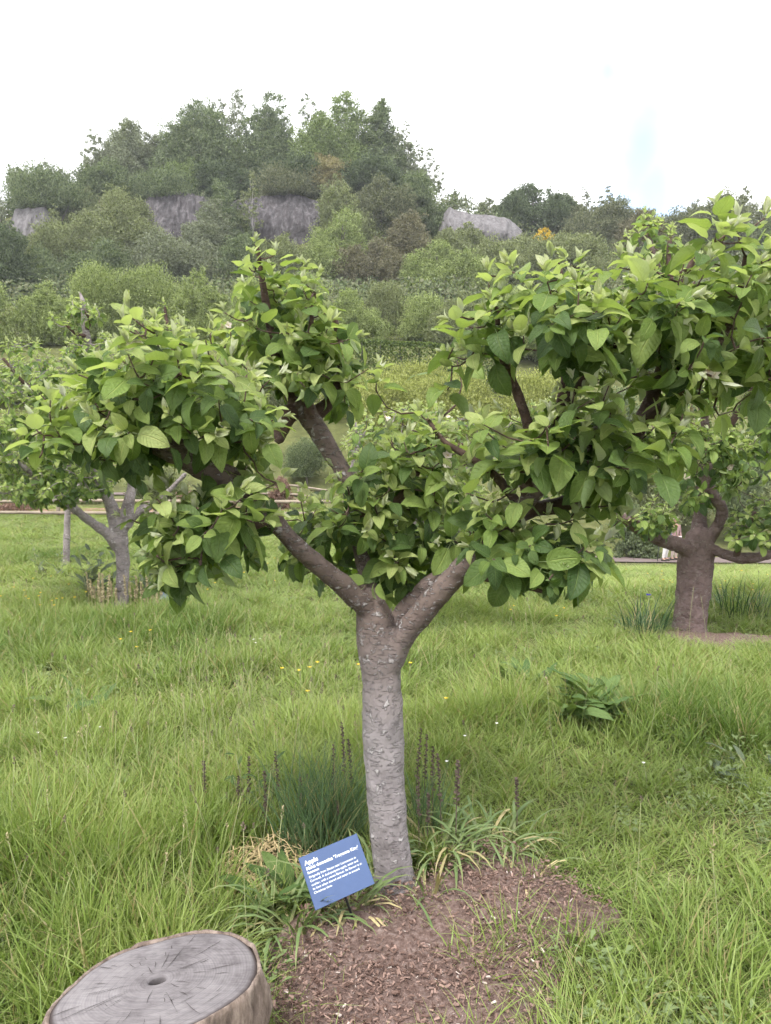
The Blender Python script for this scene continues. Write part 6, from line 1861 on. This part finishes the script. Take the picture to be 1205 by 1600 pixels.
M['skin'] = simple('skin', (.42, .26, .19), .6, .3, .08, 20)
def skinned(name, verts, edges, radii, mat, parent, rootv=0, sub=2):
    me = bpy.data.meshes.new(name)
    me.from_pydata([tuple(v) for v in verts], edges, [])
    o = link(name, me, parent)
    sk = o.modifiers.new('skin', 'SKIN'); sk.use_smooth_shade = True
    if not me.skin_vertices: me.attributes.new('skin_vertex', 'FLOAT', 'POINT') if False else None
    sv = me.skin_vertices[0].data if me.skin_vertices else None
    return o, me, sv, radii, rootv, sub, mat
def finish_skin(t):
    o, me, sv, radii, rootv, sub, mat = t
    return o
def person(px, py, Y, face, top_c, leg_c, cap_c, label, held=None):
    """One continuous body grown on a joint skeleton, clothes as shells over it."""
    b = at(px, py, Y); b[2] = float(gz(b[0], Y)) + .05
    root = thing('person', b, label, 'person')
    root.rotation_euler = (0, 0, face)
    J = {'pel': (0, 0, .95), 'sp': (0, .01, 1.12), 'ch': (0, .0, 1.34), 'nk': (0, -.01, 1.50), 'hd0': (0, -.02, 1.58), 'hd1': (0, -.03, 1.70),
         'shl': (-.19, 0, 1.42), 'ell': (-.26, -.02, 1.15), 'wrl': (-.25, -.16, .95), 'shr': (.19, 0, 1.42), 'elr': (.26, .04, 1.15), 'wrr': (.27, -.04, .90),
         'hpl': (-.10, 0, .90), 'knl': (-.12, -.06, .50), 'anl': (-.13, .02, .09), 'tol': (-.14, -.16, .035), 'hpr': (.10, 0, .90), 'knr': (.11, .02, .50), 'anr': (.12, .10, .09), 'tor': (.13, -.08, .035)}
    Rr = {'pel': .145, 'sp': .135, 'ch': .15, 'nk': .055, 'hd0': .075, 'hd1': .092, 'shl': .065, 'ell': .045, 'wrl': .03, 'shr': .065, 'elr': .045, 'wrr': .03, 'hpl': .095, 'knl': .062, 'anl': .042, 'tol': .035, 'hpr': .095, 'knr': .062, 'anr': .042, 'tor': .035}
    E = [('pel', 'sp'), ('sp', 'ch'), ('ch', 'nk'), ('nk', 'hd0'), ('hd0', 'hd1'), ('ch', 'shl'), ('shl', 'ell'), ('ell', 'wrl'), ('ch', 'shr'), ('shr', 'elr'), ('elr', 'wrr'), ('pel', 'hpl'), ('hpl', 'knl'), ('knl', 'anl'), ('anl', 'tol'), ('pel', 'hpr'), ('hpr', 'knr'), ('knr', 'anr'), ('anr', 'tor')]
    for s, wr, el in (('l', 'wrl', 'ell'), ('r', 'wrr', 'elr')):
        w = np.array(J[wr]); d = unit(w - np.array(J[el])); side = unit(np.cross(d, [0, 1, .2]))
        J['pa' + s] = tuple(w + d * .06); Rr['pa' + s] = .032; E.append((wr, 'pa' + s))
        for k, (off, ln) in enumerate(((-.03, .07), (-.01, .085), (.01, .08), (.028, .065))):
            J[f'f{s}{k}'] = tuple(w + d * (.07 + ln) + side * off); Rr[f'f{s}{k}'] = .009; E.append(('pa' + s, f'f{s}{k}'))
        J['th' + s] = tuple(w + d * .07 - side * .055); Rr['th' + s] = .010; E.append((wr, 'th' + s))
    def make(nm, keys, grow, mat):
        ks = [k for k in J if k in keys]; ix = {k: i for i, k in enumerate(ks)}
        bm_me = bpy.data.meshes.new(nm)
        import bmesh
        bm = bmesh.new(); lay = bm.verts.layers.skin.verify()
        vs = []
        for k in ks:
            v = bm.verts.new(J[k]); r = Rr[k] * grow; v[lay].radius = (r, r * (.75 if k in ('pel', 'sp', 'ch') else 1)); v[lay].use_root = (k == ks[0]); vs.append(v)
        for a, c in E:
            if a in ix and c in ix: bm.edges.new((vs[ix[a]], vs[ix[c]]))
        bm.to_mesh(bm_me); bm.free()
        bm_me.materials.append(mat)
        o = link(nm, bm_me, root)
        sk = o.modifiers.new('skin', 'SKIN'); sk.use_smooth_shade = True
        sb = o.modifiers.new('sub', 'SUBSURF'); sb.levels = 1; sb.render_levels = 2
        return o
    make('body', set(J), 1.0, M['skin'])
    make('trousers', {'pel', 'hpl', 'knl', 'anl', 'hpr', 'knr', 'anr'}, 1.22, simple('trousers_cloth', leg_c, .9, .1, .08, 8))
    make('jacket', {'pel', 'sp', 'ch', 'shl', 'ell', 'wrl', 'shr', 'elr', 'wrr'}, 1.25, simple('jacket_cloth', top_c, .9, .1, .1, 8))
    sh = MB()
    for s in (-1, 1):
        a = np.array(J['anl' if s < 0 else 'anr']); t = np.array(J['tol' if s < 0 else 'tor'])
        add_tube(sh, spline([a + [0, .06, -.05], a + [0, -.02, -.045], t + [0, -.03, .005]], 6), [.04, .052, .05, .048, .045, .03], 8)
    link('shoes', sh.mesh('shoes', simple('shoe_leather', (.06, .05, .045), .7, .2, .2, 20)), root)
    cp = MB()
    for k, (z, r) in enumerate(((1.70, .108), (1.74, .108), (1.79, .09), (1.815, .05))):
        pass
    add_tube(cp, [[0, -.03, 1.69], [0, -.03, 1.73], [0, -.03, 1.78], [0, -.03, 1.81]], [.108, .108, .085, .03], 12)
    cp.add([(-.08, -.11, 1.70), (.08, -.11, 1.70), (.06, -.22, 1.685), (-.06, -.22, 1.685), (-.08, -.11, 1.712), (.08, -.11, 1.712), (.06, -.22, 1.695), (-.06, -.22, 1.695)], quads=[[0, 3, 2, 1], [4, 5, 6, 7], [3, 0, 4, 7], [1, 2, 6, 5], [2, 3, 7, 6]])
    link('cap', cp.mesh('cap', simple('cap_cloth', cap_c, .8, .1, .1, 20)), root)
    fc = MB()        # face: nose, eyes, mouth
    add_tube(fc, [[0, -.115, 1.665], [0, -.135, 1.635], [0, -.118, 1.625]], [.008, .014, .008], 6)
    link('nose', fc.mesh('nose', M['skin']), root)
    for s in (-1, 1):
        ey = MB(); add_tube(ey, [[s * .033 - .012, -.108, 1.665], [s * .033, -.114, 1.667], [s * .033 + .012, -.108, 1.665]], [.003, .007, .003], 6)
        link('eye', ey.mesh('eye', M['black_metal']), root)
    mo = MB(); add_tube(mo, [[-.02, -.098, 1.592], [0, -.104, 1.59], [.02, -.098, 1.592]], [.003, .005, .003], 6)
    link('mouth', mo.mesh('mouth', simple('lips', (.3, .12, .1), .6, .3, .05, 20)), root)
    return root
w1 = person(1040, 877, 31.0, .5, (.05, .07, .12), (.62, .60, .60), (.05, .09, .22), 'walker in white trousers, dark jacket and blue cap on the far path')
w2 = person(1054, 877, 31.6, .3, (.30, .20, .20), (.52, .42, .40), (.30, .25, .22), 'walker in pinkish beige trousers just behind the thick trunk on the far path')
def stick():
    b = np.array(w1.location) + np.array([-.42, -.25, -.03])
    mb = MB(); add_tube(mb, [b, b + [.03, .02, .45], b + [.08, .06, .93]], [.012, .013, .015], 6)
    root = thing('walking_stick', b, 'dark walking stick held by the walker in white trousers', 'stick')
    build(mb, 'shaft', M['black_metal'], root)
    h = MB(); p = b + [.08, .06, .93]; add_tube(h, spline([p, p + [.02, .0, .05], p + [.09, 0, .05]], 6), np.full(6, .016), 6)
    build(h, 'handle', M['black_metal'], root)
stick()

# ------------------------------------------------------------------ thin summer haze over the valley
def haze():
    mb = MB()
    x, y0, y1, z0, z1 = 2400., -60., 1460., -8., 80.
    V = [(-x, y0, z0), (x, y0, z0), (x, y1, z0), (-x, y1, z0), (-x, y0, z1), (x, y0, z1), (x, y1, z1), (-x, y1, z1)]
    mb.add(V, quads=[[0, 3, 2, 1], [4, 5, 6, 7], [0, 1, 5, 4], [1, 2, 6, 5], [2, 3, 7, 6], [3, 0, 4, 7]])
    m = bpy.data.materials.new('haze'); m.use_nodes = True
    n, l = m.node_tree.nodes, m.node_tree.links
    n.clear()
    out = n.new('ShaderNodeOutputMaterial'); pv = n.new('ShaderNodeVolumePrincipled')
    pv.inputs['Color'].default_value = (.86, .90, .97, 1); pv.inputs['Density'].default_value = HAZE
    l.new(pv.outputs[0], out.inputs['Volume'])
    o = build(mb, 'haze', m, smooth_shade=False)
    tag(o, 'thin pale haze hanging over the valley', 'haze', kind='stuff')
HAZE = 0.0004
haze()
